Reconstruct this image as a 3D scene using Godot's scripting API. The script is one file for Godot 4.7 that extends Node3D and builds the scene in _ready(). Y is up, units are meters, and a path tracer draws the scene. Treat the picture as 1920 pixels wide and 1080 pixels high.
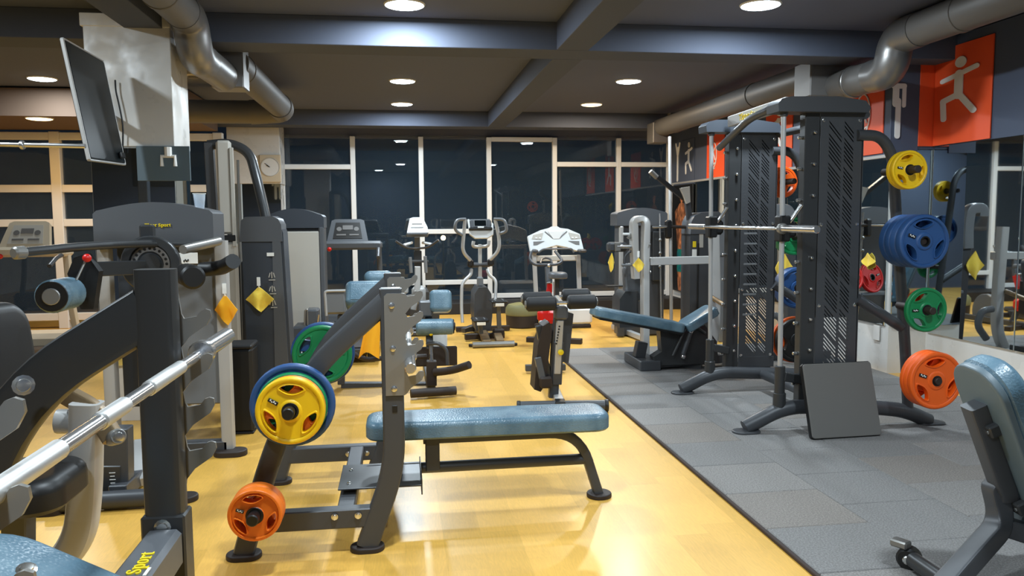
extends Node3D
# A gym at night: one Node3D per thing, its parts as named meshes below it.

var O := Vector3.ZERO                 # origin of the thing being built; shapes are given in room coordinates
var used := {}
var M := {}

class MB:                             # a bag of triangles; normals are smoothed by angle when it is committed
	var t := PackedVector3Array()
	var uv := PackedVector2Array()
	var sharp := 0.75
	func tri(a: Vector3, b: Vector3, c: Vector3, out: Vector3) -> void:
		if (b - a).cross(c - a).dot(out) > 0.0:
			t.append(a); t.append(c); t.append(b)
		else:
			t.append(a); t.append(b); t.append(c)
	func quad(a: Vector3, b: Vector3, c: Vector3, d: Vector3, out: Vector3) -> void:
		tri(a, b, c, out); tri(a, c, d, out)
	func box(c: Vector3, s: Vector3, r := 0.004, b := Basis()) -> MB:
		var h := s * 0.5
		r = minf(r, minf(h.x, minf(h.y, h.z)) * 0.9)
		var ax := [b.x, b.y, b.z]
		var hh := [h.x, h.y, h.z]
		for i in 3:
			for sg in [-1.0, 1.0]:
				var j := (i + 1) % 3
				var k := (i + 2) % 3
				var n: Vector3 = ax[i] * sg
				var p: Vector3 = c + n * hh[i]
				var u: Vector3 = ax[j] * (hh[j] - r)
				var v: Vector3 = ax[k] * (hh[k] - r)
				quad(p - u - v, p + u - v, p + u + v, p - u + v, n)
		if r > 0.0:
			for i in 3:
				var j := (i + 1) % 3
				var k := (i + 2) % 3
				for sj in [-1.0, 1.0]:
					for sk in [-1.0, 1.0]:
						var a: Vector3 = c + ax[j] * sj * hh[j] + ax[k] * sk * (hh[k] - r)
						var d: Vector3 = c + ax[j] * sj * (hh[j] - r) + ax[k] * sk * hh[k]
						var l: Vector3 = ax[i] * (hh[i] - r)
						quad(a - l, a + l, d + l, d - l, ax[j] * sj + ax[k] * sk)
			for sx in [-1.0, 1.0]:
				for sy in [-1.0, 1.0]:
					for sz in [-1.0, 1.0]:
						var q: Vector3 = c + b.x * sx * (h.x - r) + b.y * sy * (h.y - r) + b.z * sz * (h.z - r)
						tri(q + b.x * sx * r, q + b.y * sy * r, q + b.z * sz * r, b.x * sx + b.y * sy + b.z * sz)
		return self
	func bar(a: Vector3, b: Vector3, w: float, h: float, up := Vector3.UP, r := 0.005) -> MB:
		var d := b - a
		var z := d.normalized()
		if absf(z.dot(up)) > 0.99:
			up = Vector3.RIGHT
		var x := up.cross(z).normalized()
		return box((a + b) * 0.5, Vector3(w, h, d.length()), r, Basis(x, z.cross(x), z))
	func bend(p: Array, r: float, n := 6) -> Array:      # rounds the corners of a polyline
		if r <= 0.0 or p.size() < 3:
			return p
		var o := [p[0]]
		for i in range(1, p.size() - 1):
			var q: Vector3 = p[i]
			var u: Vector3 = p[i - 1] - q
			var v: Vector3 = p[i + 1] - q
			var l := minf(r, minf(u.length(), v.length()) * 0.49)
			var a := q + u.normalized() * l
			var b := q + v.normalized() * l
			for k in n + 1:
				var s := float(k) / n
				o.append(a.lerp(q, s).lerp(q.lerp(b, s), s))
		o.append(p[-1])
		return o
	func sweep(prof: Array, path: Array, up: Vector3) -> MB:     # prof: Vector2 ring; x lies along up x direction, y along up
		var rings := []
		var mids := []
		var n := path.size()
		for i in n:
			var d: Vector3 = path[mini(i + 1, n - 1)] - path[maxi(i - 1, 0)]
			d = d.normalized()
			var side := up.cross(d)
			if side.length() < 0.05:
				side = Vector3.RIGHT.cross(d)
				if side.length() < 0.05:
					side = Vector3.BACK.cross(d)
			side = side.normalized()
			var top := d.cross(side).normalized()
			var ring := []
			for q in prof:
				ring.append(path[i] + side * q.x + top * q.y)
			rings.append(ring)
			mids.append(path[i])
		var m := prof.size()
		for i in n - 1:
			for k in m:
				var k2 := (k + 1) % m
				var mid: Vector3 = (mids[i] + mids[i + 1]) * 0.5
				var fc: Vector3 = (rings[i][k] + rings[i][k2] + rings[i + 1][k] + rings[i + 1][k2]) * 0.25
				quad(rings[i][k], rings[i][k2], rings[i + 1][k2], rings[i + 1][k], fc - mid)
		for e in [0, n - 1]:
			var out: Vector3 = (path[0] - path[1]) if e == 0 else (path[n - 1] - path[n - 2])
			for k in m:
				tri(mids[e], rings[e][k], rings[e][(k + 1) % m], out)
		return self
	func tube(p: Array, r: float, seg := 10, round_r := 0.0, up := Vector3.UP) -> MB:
		var prof := []
		for k in seg:
			prof.append(Vector2.from_angle(TAU * k / seg) * r)
		var q := bend(p, round_r)
		# choose an up that no stretch of the path runs along
		for cand in [up, Vector3.BACK, Vector3.RIGHT, Vector3(0.3, 0.5, 0.8).normalized()]:
			var worst := 0.0
			for i in q.size() - 1:
				worst = maxf(worst, absf((q[i + 1] - q[i]).normalized().dot(cand)))
			if worst < 0.97:
				return sweep(prof, q, cand)
		return sweep(prof, q, Vector3(0.5, 0.2, 0.85).normalized())
	func rtube(p: Array, w: float, h: float, round_r: float, normal: Vector3, c := 0.012) -> MB:   # rectangular tube bent in a plane; w along the plane's normal
		c = minf(c, minf(w, h) * 0.3)
		var a := h * 0.5
		var b := w * 0.5
		var k := c * 0.3
		var prof := [Vector2(a, b - c), Vector2(a - k, b - k), Vector2(a - c, b), Vector2(-a + c, b), Vector2(-a + k, b - k), Vector2(-a, b - c), Vector2(-a, -b + c), Vector2(-a + k, -b + k), Vector2(-a + c, -b), Vector2(a - c, -b), Vector2(a - k, -b + k), Vector2(a, -b + c)]
		return sweep(prof, bend(p, round_r, 8), normal)
	func lathe(c: Vector3, axis: Vector3, prof: Array, seg := 20) -> MB:     # prof: Vector2(radius, height along axis), drawn so that the solid lies inside
		var z := axis.normalized()
		var x := z.cross(Vector3.UP if absf(z.y) < 0.9 else Vector3.RIGHT).normalized()
		var y := z.cross(x)
		for i in prof.size() - 1:
			var p: Vector2 = prof[i]
			var q: Vector2 = prof[i + 1]
			var nn := Vector2(q.y - p.y, p.x - q.x)
			for k in seg:
				var a0 := TAU * k / seg
				var a1 := TAU * (k + 1) / seg
				var d0 := x * cos(a0) + y * sin(a0)
				var d1 := x * cos(a1) + y * sin(a1)
				var out := (d0 + d1).normalized() * nn.x + z * nn.y
				var A := c + d0 * p.x + z * p.y
				var B := c + d1 * p.x + z * p.y
				var C := c + d1 * q.x + z * q.y
				var D := c + d0 * q.x + z * q.y
				if p.x < 1e-5:
					tri(A, C, D, out)
				elif q.x < 1e-5:
					tri(A, B, C, out)
				else:
					quad(A, B, C, D, out)
		return self
	func cyl(a: Vector3, b: Vector3, r: float, seg := 16, e := 0.004) -> MB:
		var l := (b - a).length()
		e = minf(e, minf(r, l * 0.5) * 0.6)
		return lathe(a, b - a, [Vector2(0, 0), Vector2(r - e, 0), Vector2(r, e), Vector2(r, l - e), Vector2(r - e, l), Vector2(0, l)], seg)
	func ball(c: Vector3, r: float, seg := 12) -> MB:
		var prof := []
		for i in 9:
			var a := -PI / 2 + PI * i / 8.0
			prof.append(Vector2(maxf(0.0, cos(a)) * r, sin(a) * r))
		return lathe(c, Vector3.UP, prof, seg)
	func prism(poly: Array, o: Vector3, x: Vector3, y: Vector3, depth: float) -> MB:   # polygon in the plane x, y, thick along x cross y, centred
		var pv := PackedVector2Array(poly)
		var z := x.cross(y).normalized()
		var idx := Geometry2D.triangulate_polygon(pv)
		var f := z * depth * 0.5
		for i in range(0, idx.size(), 3):
			var a := o + x * pv[idx[i]].x + y * pv[idx[i]].y
			var b := o + x * pv[idx[i + 1]].x + y * pv[idx[i + 1]].y
			var c := o + x * pv[idx[i + 2]].x + y * pv[idx[i + 2]].y
			tri(a + f, b + f, c + f, z)
			tri(a - f, b - f, c - f, -z)
		var cw := Geometry2D.is_polygon_clockwise(pv)
		for i in pv.size():
			var p := pv[i]
			var q := pv[(i + 1) % pv.size()]
			var nn := Vector2(q.y - p.y, p.x - q.x) * (-1.0 if cw else 1.0)
			var a := o + x * p.x + y * p.y
			var b := o + x * q.x + y * q.y
			quad(a - f, b - f, b + f, a + f, x * nn.x + y * nn.y)
		return self
	func pad(c: Vector3, b: Basis, sx: float, sz: float, th: float, e := 0.03, cr := 0.06) -> MB:   # upholstered cushion lying in b.x, b.z, thick along b.y
		cr = minf(cr, minf(sx, sz) * 0.499)
		e = minf(e, th * 0.5)
		var ring := []
		for qd in 4:
			for k in 7:
				var a := (qd + k / 6.0) * PI / 2
				var s := Vector2([1, -1, -1, 1][qd] * (sx * 0.5 - cr), [1, 1, -1, -1][qd] * (sz * 0.5 - cr))
				ring.append([s + Vector2.from_angle(a) * cr, Vector2.from_angle(a)])
		var lv := [[-th * 0.5, e * 0.35], [-th * 0.5 + e * 0.35, 0.0]]
		for k in 5:
			var a := k / 4.0 * PI / 2
			lv.append([th * 0.5 - e + sin(a) * e, e - cos(a) * e])
		lv.append([th * 0.5 + e * 0.08, e * 2.2])
		var loops := []
		for l in lv:
			var lp := []
			for q in ring:
				var p2: Vector2 = q[0] - q[1] * minf(l[1], cr * 0.95)
				lp.append(c + b.x * p2.x + b.z * p2.y + b.y * l[0])
			loops.append(lp)
		var m := ring.size()
		for i in loops.size() - 1:
			for k in m:
				var k2 := (k + 1) % m
				var n2: Vector2 = ring[k][1] + ring[k2][1]
				quad(loops[i][k], loops[i][k2], loops[i + 1][k2], loops[i + 1][k], b.x * n2.x + b.z * n2.y + b.y * (2.5 if i > 4 else 0.0))
		for k in m:
			tri(c - b.y * th * 0.5, loops[0][k], loops[0][(k + 1) % m], -b.y)
			tri(c + b.y * (th * 0.5 + e * 0.1), loops[-1][k], loops[-1][(k + 1) % m], b.y)
		return self
	func foot(c: Vector3, l: float, w: float, th := 0.03) -> MB:      # oval rubber foot on the floor at c
		return pad(c + Vector3(0, th * 0.5, 0), Basis(), l, w, th, 0.008, w * 0.49)
	func mesh(o: Vector3) -> ArrayMesh:
		var n := t.size()
		var fn := PackedVector3Array()
		fn.resize(n / 3)
		var at := {}
		var key := PackedInt32Array()
		key.resize(n)
		var lists := []
		for f in n / 3:
			var a := t[f * 3]
			var nr := -(t[f * 3 + 1] - a).cross(t[f * 3 + 2] - a)
			fn[f] = nr
			for k in 3:
				var p: Vector3i = Vector3i((t[f * 3 + k] * 20000.0).round())
				var id: int = at.get(p, -1)
				if id < 0:
					id = lists.size()
					at[p] = id
					lists.append(PackedInt32Array())
				lists[id].append(f)
				key[f * 3 + k] = id
		var ns := PackedVector3Array()
		var vs := PackedVector3Array()
		ns.resize(n)
		vs.resize(n)
		for i in n:
			var mine := fn[i / 3].normalized()
			var s := Vector3.ZERO
			for f in lists[key[i]]:
				var g := fn[f]
				var gl := g.length()
				if gl > 1e-12 and g.dot(mine) > sharp * gl:
					s += g
			ns[i] = s.normalized() if s.length() > 1e-12 else Vector3.UP
			vs[i] = t[i] - o
		var arr := []
		arr.resize(Mesh.ARRAY_MAX)
		arr[Mesh.ARRAY_VERTEX] = vs
		arr[Mesh.ARRAY_NORMAL] = ns
		if uv.size() == n:
			arr[Mesh.ARRAY_TEX_UV] = uv
		var am := ArrayMesh.new()
		am.add_surface_from_arrays(Mesh.PRIMITIVE_TRIANGLES, arr)
		return am

func mb() -> MB:
	return MB.new()

func numbered(n: String) -> String:
	var k: int = used.get(n, 0)
	used[n] = k + 1
	return n if k == 0 else "%s_%03d" % [n, k]

func tag(o: Node3D, label: String, category: String, group := "") -> Node3D:
	o.set_meta("label", label)
	o.set_meta("category", category)
	if group:
		o.set_meta("group", group)
	return o

func thing(called: String, label: String, category: String, at := Vector3.ZERO, group := "") -> Node3D:
	var o := Node3D.new()
	o.name = numbered(called)
	add_child(o)
	o.position = at
	O = at
	return tag(o, label, category, group)

func part(parent: Node3D, called: String, b: MB, mat: Material, label := "") -> MeshInstance3D:
	var mi := MeshInstance3D.new()
	mi.name = called
	mi.mesh = b.mesh(O)
	mi.material_override = mat
	mi.cast_shadow = GeometryInstance3D.SHADOW_CASTING_SETTING_ON
	parent.add_child(mi, true)
	if label:
		mi.set_meta("label", label)
	return mi

func struct(called: String, b: MB, mat: Material) -> MeshInstance3D:
	O = Vector3.ZERO
	var mi := part(self, called, b, mat)
	mi.set_meta("kind", "structure")
	return mi

func copy(o: Node3D, called: String, at: Vector3, label: String, group := "") -> Node3D:
	var c: Node3D = o.duplicate()
	c.name = numbered(called)
	add_child(c)
	c.position = at
	c.set_meta("label", label)
	if group:
		c.set_meta("group", group)
	return c

func letters(parent: Node3D, s: String, c: Vector3, b: Basis, h: float, mat: Material, depth := 0.004) -> MeshInstance3D:
	var tm := TextMesh.new()
	var f := SystemFont.new()
	f.font_names = PackedStringArray(["Droid Serif"])
	f.font_weight = 700
	tm.font = f
	tm.text = s
	tm.font_size = 64
	tm.pixel_size = h / 64.0
	tm.depth = depth
	tm.curve_step = 2.0
	var mi := MeshInstance3D.new()
	mi.name = "lettering"
	mi.mesh = tm
	mi.material_override = mat
	parent.add_child(mi, true)
	mi.transform = Transform3D(b, c - O)
	return mi

func sm(c: Color, rough := 0.5, metal := 0.0) -> StandardMaterial3D:
	var m := StandardMaterial3D.new()
	m.albedo_color = c
	m.roughness = rough
	m.metallic = metal
	return m

func noise_tex(freq: float, size: int, sd: int, ramp: Gradient = null, normal := false, bump := 4.0) -> NoiseTexture2D:
	var n := FastNoiseLite.new()
	n.seed = sd
	n.frequency = freq
	n.noise_type = FastNoiseLite.TYPE_SIMPLEX_SMOOTH
	n.fractal_octaves = 4
	var t := NoiseTexture2D.new()
	t.width = size
	t.height = size
	t.seamless = true
	t.noise = n
	t.as_normal_map = normal
	t.bump_strength = bump
	if ramp:
		t.color_ramp = ramp
	return t

func ramp(a: Color, b: Color, p := 0.0, q := 1.0) -> Gradient:
	var g := Gradient.new()
	g.offsets = PackedFloat32Array([p, q])
	g.colors = PackedColorArray([a, b])
	return g

func triplanar(m: StandardMaterial3D, scale: float, world := false) -> StandardMaterial3D:
	m.uv1_triplanar = true
	m.uv1_world_triplanar = world
	m.uv1_scale = Vector3.ONE * scale
	return m

func wood_image() -> Image:
	var w := 768
	var im := Image.create(w, w, false, Image.FORMAT_RGB8)
	var n := FastNoiseLite.new()
	n.seed = 4
	n.frequency = 0.02
	var rng := RandomNumberGenerator.new()
	rng.seed = 11
	var tone := []
	for i in 64:
		tone.append(rng.randf_range(-1.0, 1.0))
	for x in w:
		var pl := x / 96
		for y in w:
			var off: int = (pl * 211) % 768
			var yy := (y + off) % w
			var seg := yy / 384
			var tn: float = tone[(pl * 2 + seg) % 64]
			var wob := n.get_noise_2d(x * 1.2 + seg * 300.0, yy * 0.22) * 18.0
			var ring := sin((x % 96) * 0.42 + wob + tn * 9.0) * 0.5 + n.get_noise_2d(x * 9.0, yy * 0.7) * 1.1
			var k := 1.0 + tn * 0.045 + ring * 0.028
			if x % 96 == 0 or yy % 384 == 0:
				k *= 0.955
			im.set_pixel(x, y, Color(0.87 * k, 0.672 * k, 0.305 * k * (1.0 + tn * 0.03)))
	return im

func materials() -> void:
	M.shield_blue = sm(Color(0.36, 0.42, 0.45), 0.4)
	M.rubber_top = sm(Color(0.40, 0.39, 0.375), 0.8)
	M.soffit = sm(Color(0.42, 0.34, 0.28), 0.8)
	M.white = sm(Color(0.86, 0.85, 0.83), 0.6)
	M.wall = triplanar(sm(Color(0.84, 0.83, 0.81), 0.8), 0.5, true)
	M.wall.roughness_texture = noise_tex(0.02, 256, 3)
	M.navy = sm(Color(0.29, 0.325, 0.40), 0.7)
	M.orange_print = sm(Color(0.95, 0.34, 0.15), 0.55)
	M.picto = sm(Color(0.93, 0.92, 0.9), 0.6)
	M.ceil = sm(Color(0.355, 0.38, 0.46), 0.85)
	M.beam = sm(Color(0.30, 0.325, 0.385), 0.8)
	M.kerb = sm(Color(0.09, 0.085, 0.09), 0.6)
	M.floor = sm(Color(1, 1, 1), 0.42)
	M.floor.albedo_texture = ImageTexture.create_from_image(wood_image())
	triplanar(M.floor, 0.72, true)
	M.floor.clearcoat_enabled = true
	M.floor.clearcoat = 0.35
	M.floor.clearcoat_roughness = 0.24
	M.rubber = sm(Color(1, 1, 1), 0.82)
	M.rubber.albedo_texture = noise_tex(0.16, 512, 8, ramp(Color(0.46, 0.445, 0.43), Color(0.56, 0.545, 0.53), 0.3, 0.7))
	M.rubber.normal_enabled = true
	M.rubber.normal_texture = noise_tex(0.3, 512, 9, null, true, 5.0)
	M.rubber.normal_scale = 0.4
	triplanar(M.rubber, 1.1, true)
	M.rubber_b = M.rubber.duplicate()
	M.rubber_b.albedo_color = Color(0.94, 0.95, 0.96)
	M.rubber_c = M.rubber.duplicate()
	M.rubber_c.albedo_color = Color(0.98, 0.96, 0.94)
	M.mat_edge = sm(Color(0.22, 0.17, 0.15), 0.8)
	M.mirror = sm(Color(0.82, 0.85, 0.86), 0.02, 1.0)
	M.glass = sm(Color(0.6, 0.75, 0.85, 0.02), 0.0)
	M.glass.transparency = BaseMaterial3D.TRANSPARENCY_ALPHA
	M.frame_white = sm(Color(0.88, 0.88, 0.87), 0.4)
	M.paint = sm(Color(0.265, 0.272, 0.285), 0.42, 0.1)      # charcoal powder coat
	M.paint_smooth = sm(Color(0.21, 0.215, 0.22), 0.34, 0.1)
	M.black = sm(Color(0.07, 0.07, 0.072), 0.45)
	M.foam = sm(Color(0.1, 0.1, 0.105), 0.6)
	M.shroud = sm(Color(0.33, 0.34, 0.355), 0.38)
	M.shroud_dark = sm(Color(0.235, 0.255, 0.285), 0.36)
	M.shield = sm(Color(0.45, 0.46, 0.47), 0.3)
	M.silver = sm(Color(0.71, 0.705, 0.695), 0.4, 0.25)
	M.steel = sm(Color(0.55, 0.545, 0.53), 0.36, 0.55)
	M.chrome = sm(Color(0.84, 0.84, 0.84), 0.2, 0.9)
	M.rod = sm(Color(0.72, 0.72, 0.72), 0.4, 0.4)
	M.knurl = sm(Color(0.84, 0.84, 0.83), 0.4, 0.75)
	M.bolt = sm(Color(0.85, 0.85, 0.84), 0.2, 0.95)
	M.blue_pad = sm(Color(1, 1, 1), 0.34)
	M.blue_pad.albedo_texture = noise_tex(0.012, 256, 21, ramp(Color(0.31, 0.42, 0.485), Color(0.41, 0.51, 0.565), 0.3, 0.75))
	M.blue_pad.normal_enabled = true
	M.blue_pad.normal_texture = noise_tex(0.25, 256, 22, null, true, 3.0)
	M.blue_pad.normal_scale = 0.25
	triplanar(M.blue_pad, 1.6)
	M.yellow = sm(Color(0.92, 0.74, 0.06), 0.42)
	M.blue = sm(Color(0.15, 0.30, 0.50), 0.45)
	M.green = sm(Color(0.06, 0.49, 0.28), 0.42)
	M.orange = sm(Color(0.93, 0.47, 0.12), 0.42)
	M.orange_deep = sm(Color(0.95, 0.38, 0.08), 0.42)
	M.red = sm(Color(0.80, 0.08, 0.05), 0.4)
	M.badge = sm(Color(0.05, 0.05, 0.05), 0.5)
	M.ink_white = sm(Color(0.92, 0.92, 0.9), 0.6)
	M.logo_yellow = sm(Color(0.93, 0.82, 0.08), 0.5)
	M.cloth = sm(Color(1, 1, 1), 0.9)
	M.cloth.albedo_texture = noise_tex(0.05, 256, 31, ramp(Color(1.0, 0.86, 0.30), Color(1.0, 0.89, 0.36), 0.3, 0.7))
	M.cloth.backlight_enabled = true
	M.cloth.backlight = Color(0.5, 0.42, 0.15)
	M.cloth.rim_enabled = true
	M.cloth.rim = 0.4
	triplanar(M.cloth, 4.0)
	M.cloth_gold = M.cloth.duplicate()
	M.cloth_gold.albedo_color = Color(0.99, 0.82, 0.42)
	M.panel_dark = sm(Color(0.12, 0.115, 0.11), 0.4)
	M.duct = sm(Color(0.42, 0.41, 0.40), 0.5, 0.3)
	M.duct_shiny = sm(Color(0.54, 0.53, 0.52), 0.36, 0.75)
	M.beige = sm(Color(0.78, 0.72, 0.62), 0.6)
	M.olive = sm(Color(0.47, 0.45, 0.29), 0.6)
	M.brown = sm(Color(0.17, 0.13, 0.11), 0.6)
	M.screen = sm(Color(0.05, 0.07, 0.08), 0.3)
	M.screen.metallic_specular = 0.2
	M.panel_white = sm(Color(0.86, 0.87, 0.87), 0.4)
	M.panel_grey = sm(Color(0.42, 0.41, 0.4), 0.45)
	M.pale = sm(Color(0.72, 0.70, 0.66), 0.55)
	M.tan = sm(Color(0.52, 0.44, 0.33), 0.4, 0.4)
	M.cup = sm(Color(0.9, 0.95, 1.0, 0.25), 0.05)
	M.cup.transparency = BaseMaterial3D.TRANSPARENCY_ALPHA
	M.glow_cool = sm(Color(0.9, 0.95, 1.0))
	M.glow_cool.emission_enabled = true
	M.glow_cool.emission = Color(0.90, 0.97, 1.0)
	M.glow_cool.emission_energy_multiplier = 12.0
	M.glow_warm = M.glow_cool.duplicate()
	M.glow_warm.emission = Color(1.0, 0.86, 0.6)
	M.glow_warm.emission_energy_multiplier = 7.0
	M.glow_soft = M.glow_cool.duplicate()
	M.glow_soft.emission = Color(1.0, 0.95, 0.88)

func downlight(at: Vector3, warm: bool, label: String, e: float, tint := Color(1.0, 0.9, 0.76)) -> void:
	var t := thing("ceiling_light", label, "ceiling light", at, "round recessed ceiling lights")
	part(t, "rim", mb().lathe(at, Vector3.DOWN, [Vector2(0.138, 0.0), Vector2(0.138, 0.008), Vector2(0.143, 0.012), Vector2(0.15, 0.006), Vector2(0.152, 0.0)], 28), M.white)
	part(t, "lamp_glow", mb().lathe(at, Vector3.DOWN, [Vector2(0.138, 0.004), Vector2(0.134, 0.014), Vector2(0.11, 0.02), Vector2(0.0, 0.022)], 28), M.glow_warm if warm else M.glow_cool)
	var l := AreaLight3D.new()
	l.name = "light"
	l.area_size = Vector2(0.2, 0.2)
	l.light_energy = e
	l.light_color = tint if warm else Color(0.90, 0.96, 1.0)
	l.area_range = 20.0
	l.shadow_enabled = true
	t.add_child(l)
	l.position = Vector3(0, -0.03, 0)
	l.rotation_degrees = Vector3(-90, 0, 0)

func pictogram(parent: Node3D, o: Vector3, x: Vector3, y: Vector3, s: float, kind: int) -> void:
	# a white stick figure: flat limbs with rounded ends, 4 mm proud of the banner
	var z := x.cross(y)
	var b := mb()
	var limbs := []
	if kind == 0:      # lunging with arms out
		limbs = [[-0.26, 0.24, 0.26, 0.36, 0.075], [0.0, 0.3, 0.0, -0.02, 0.13], [-0.03, -0.02, -0.24, -0.08, 0.09], [-0.24, -0.08, -0.22, -0.36, 0.085], [0.02, -0.02, 0.24, -0.3, 0.09]]
	elif kind == 1:    # standing, feet together, arms up
		limbs = [[-0.14, 0.5, 0.0, 0.16, 0.06], [0.14, 0.5, 0.0, 0.16, 0.06], [0.0, 0.18, 0.0, -0.45, 0.09]]
	elif kind == 3:    # right half of a standing figure that wraps round the corner
		limbs = [[0.0, 0.26, 0.2, 0.26, 0.09], [0.2, 0.26, 0.2, -0.08, 0.075], [0.04, 0.25, 0.04, -0.05, 0.12], [0.09, 0.0, 0.09, -0.62, 0.1]]
	else:              # standing with hanging arms
		limbs = [[-0.2, 0.26, 0.2, 0.26, 0.09], [-0.2, 0.26, -0.2, -0.08, 0.075], [0.2, 0.26, 0.2, -0.08, 0.075], [0.0, 0.25, 0.0, -0.05, 0.22], [-0.09, 0.0, -0.09, -0.62, 0.1], [0.09, 0.0, 0.09, -0.62, 0.1]]
	for l in limbs:
		var p := Vector2(l[0], l[1])
		var q := Vector2(l[2], l[3])
		var a := (q - p).angle()
		var poly := []
		for k in 9:
			poly.append(q + Vector2.from_angle(a - PI / 2 + PI * k / 8.0) * l[4] * 0.5)
		for k in 9:
			poly.append(p + Vector2.from_angle(a + PI / 2 + PI * k / 8.0) * l[4] * 0.5)
		for k in poly.size():
			poly[k] = poly[k] * s
		b.prism(poly, o + z * 0.004 * (1.0 + 0.05 * limbs.find(l)), x, y, 0.008)
	var head := []
	for k in 16:
		head.append((Vector2(0.02, 0.48 if kind != 1 else 0.34) + Vector2.from_angle(TAU * k / 16.0) * 0.085) * s)
	b.prism(head, o + z * 0.004, x, y, 0.008)
	part(parent, "pictogram", b, M.picto)

func disc_mark(parent: Node3D, o: Vector3, x: Vector3, y: Vector3, s: float) -> void:
	# the pale outline figure in a ring on the narrow orange banner
	var b := mb()
	var z := x.cross(y)
	var ring := []
	for k in 25:
		var a := TAU * k / 24.0
		ring.append(o + x * cos(a) * s * 0.5 + y * sin(a) * s * 0.8 + z * 0.004)
	b.tube(ring, 0.007, 6, 0.0, z)
	for l in [[-0.3, -0.7, 0.35, -0.5], [-0.25, -0.6, 0.0, 0.2], [0.0, 0.2, 0.3, -0.35], [0.0, 0.2, 0.25, 0.45], [-0.45, -0.95, 0.2, -0.85]]:
		b.tube([o + x * l[0] * s + y * l[1] * s + z * 0.004, o + x * l[2] * s + y * l[3] * s + z * 0.004], 0.009, 6)
	part(parent, "pictogram", b, M.picto)

func banner(c: Vector3, w: float, h: float, x: Vector3, mat: Material, label: String) -> Node3D:
	var t := thing("wall_banner", label, "banner", c)
	var z := x.cross(Vector3.UP)
	part(t, "sheet", mb().box(c, Vector3(w, h, 0.012), 0.002, Basis(x, Vector3.UP, z)), mat)
	return t

func _ready() -> void:
	# ---- camera, sky, exposure
	var cam := Camera3D.new()
	cam.name = "camera"
	add_child(cam)
	cam.transform = Transform3D(Basis(Vector3(0.98994652, -0.00679068, 0.14127909), Vector3(0.01900697, 0.99617395, -0.08530058), Vector3(-0.14015930, 0.08712830, 0.98628800)), Vector3(0, 1.45, 0))
	cam.fov = 40.09
	cam.near = 0.05
	cam.far = 200.0
	cam.current = true
	var we := WorldEnvironment.new()
	we.name = "night"
	var env := Environment.new()
	env.background_mode = Environment.BG_COLOR
	env.background_color = Color(0.06, 0.085, 0.115)
	env.background_energy_multiplier = 0.8
	env.tonemap_mode = Environment.TONE_MAPPER_LINEAR
	env.tonemap_exposure = 1.18
	env.sdfgi_enabled = true
	env.ssao_enabled = true
	env.ssil_enabled = true
	we.environment = env
	add_child(we)
	materials()
	# ---- ceiling lights (the lamps of the room)
	var E := 6.0
	downlight(Vector3(0.07, 3.02, -5.98), false, "round ceiling light just in front of the cross beam, above the flat bench", E)
	downlight(Vector3(0.07, 3.02, -9.2), false, "round ceiling light in the middle bay, nearer one of the pair left of the beam", E)
	downlight(Vector3(0.07, 3.02, -11.0), false, "round ceiling light next to the window beam, left of the lengthwise beam", E)
	downlight(Vector3(2.68, 3.02, -5.68), false, "round ceiling light in front of the cross beam, above the rubber mat", E)
	downlight(Vector3(2.64, 3.02, -8.95), false, "round cool ceiling light behind the cross beam, right of the lengthwise beam", E)
	downlight(Vector3(2.66, 3.02, -10.8), true, "round warm ceiling light by the window beam, right of the lengthwise beam", E * 0.9)
	downlight(Vector3(-3.84, 3.02, -9.45), false, "round cool ceiling light over the treadmill left of the hanging television", E * 0.6)
	downlight(Vector3(-4.2, 2.68, -10.2), true, "small warm light under the lowered ceiling near the cream framed windows", E * 0.36, Color(1.0, 0.78, 0.45))
	downlight(Vector3(0.07, 3.02, -2.6), false, "round ceiling light above the foot of the front barbell, over the top of the picture", E)
	downlight(Vector3(2.68, 3.02, -2.4), false, "round ceiling light over the blue utility seat, above the picture", E)
	downlight(Vector3(-2.7, 3.02, -3.9), false, "round ceiling light over the seated machine, above the left top corner of the picture", E)
	downlight(Vector3(-0.6, 3.02, 0.2), false, "round ceiling light behind the viewer, near the rear wall", E)
	structure()
	objects()

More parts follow.
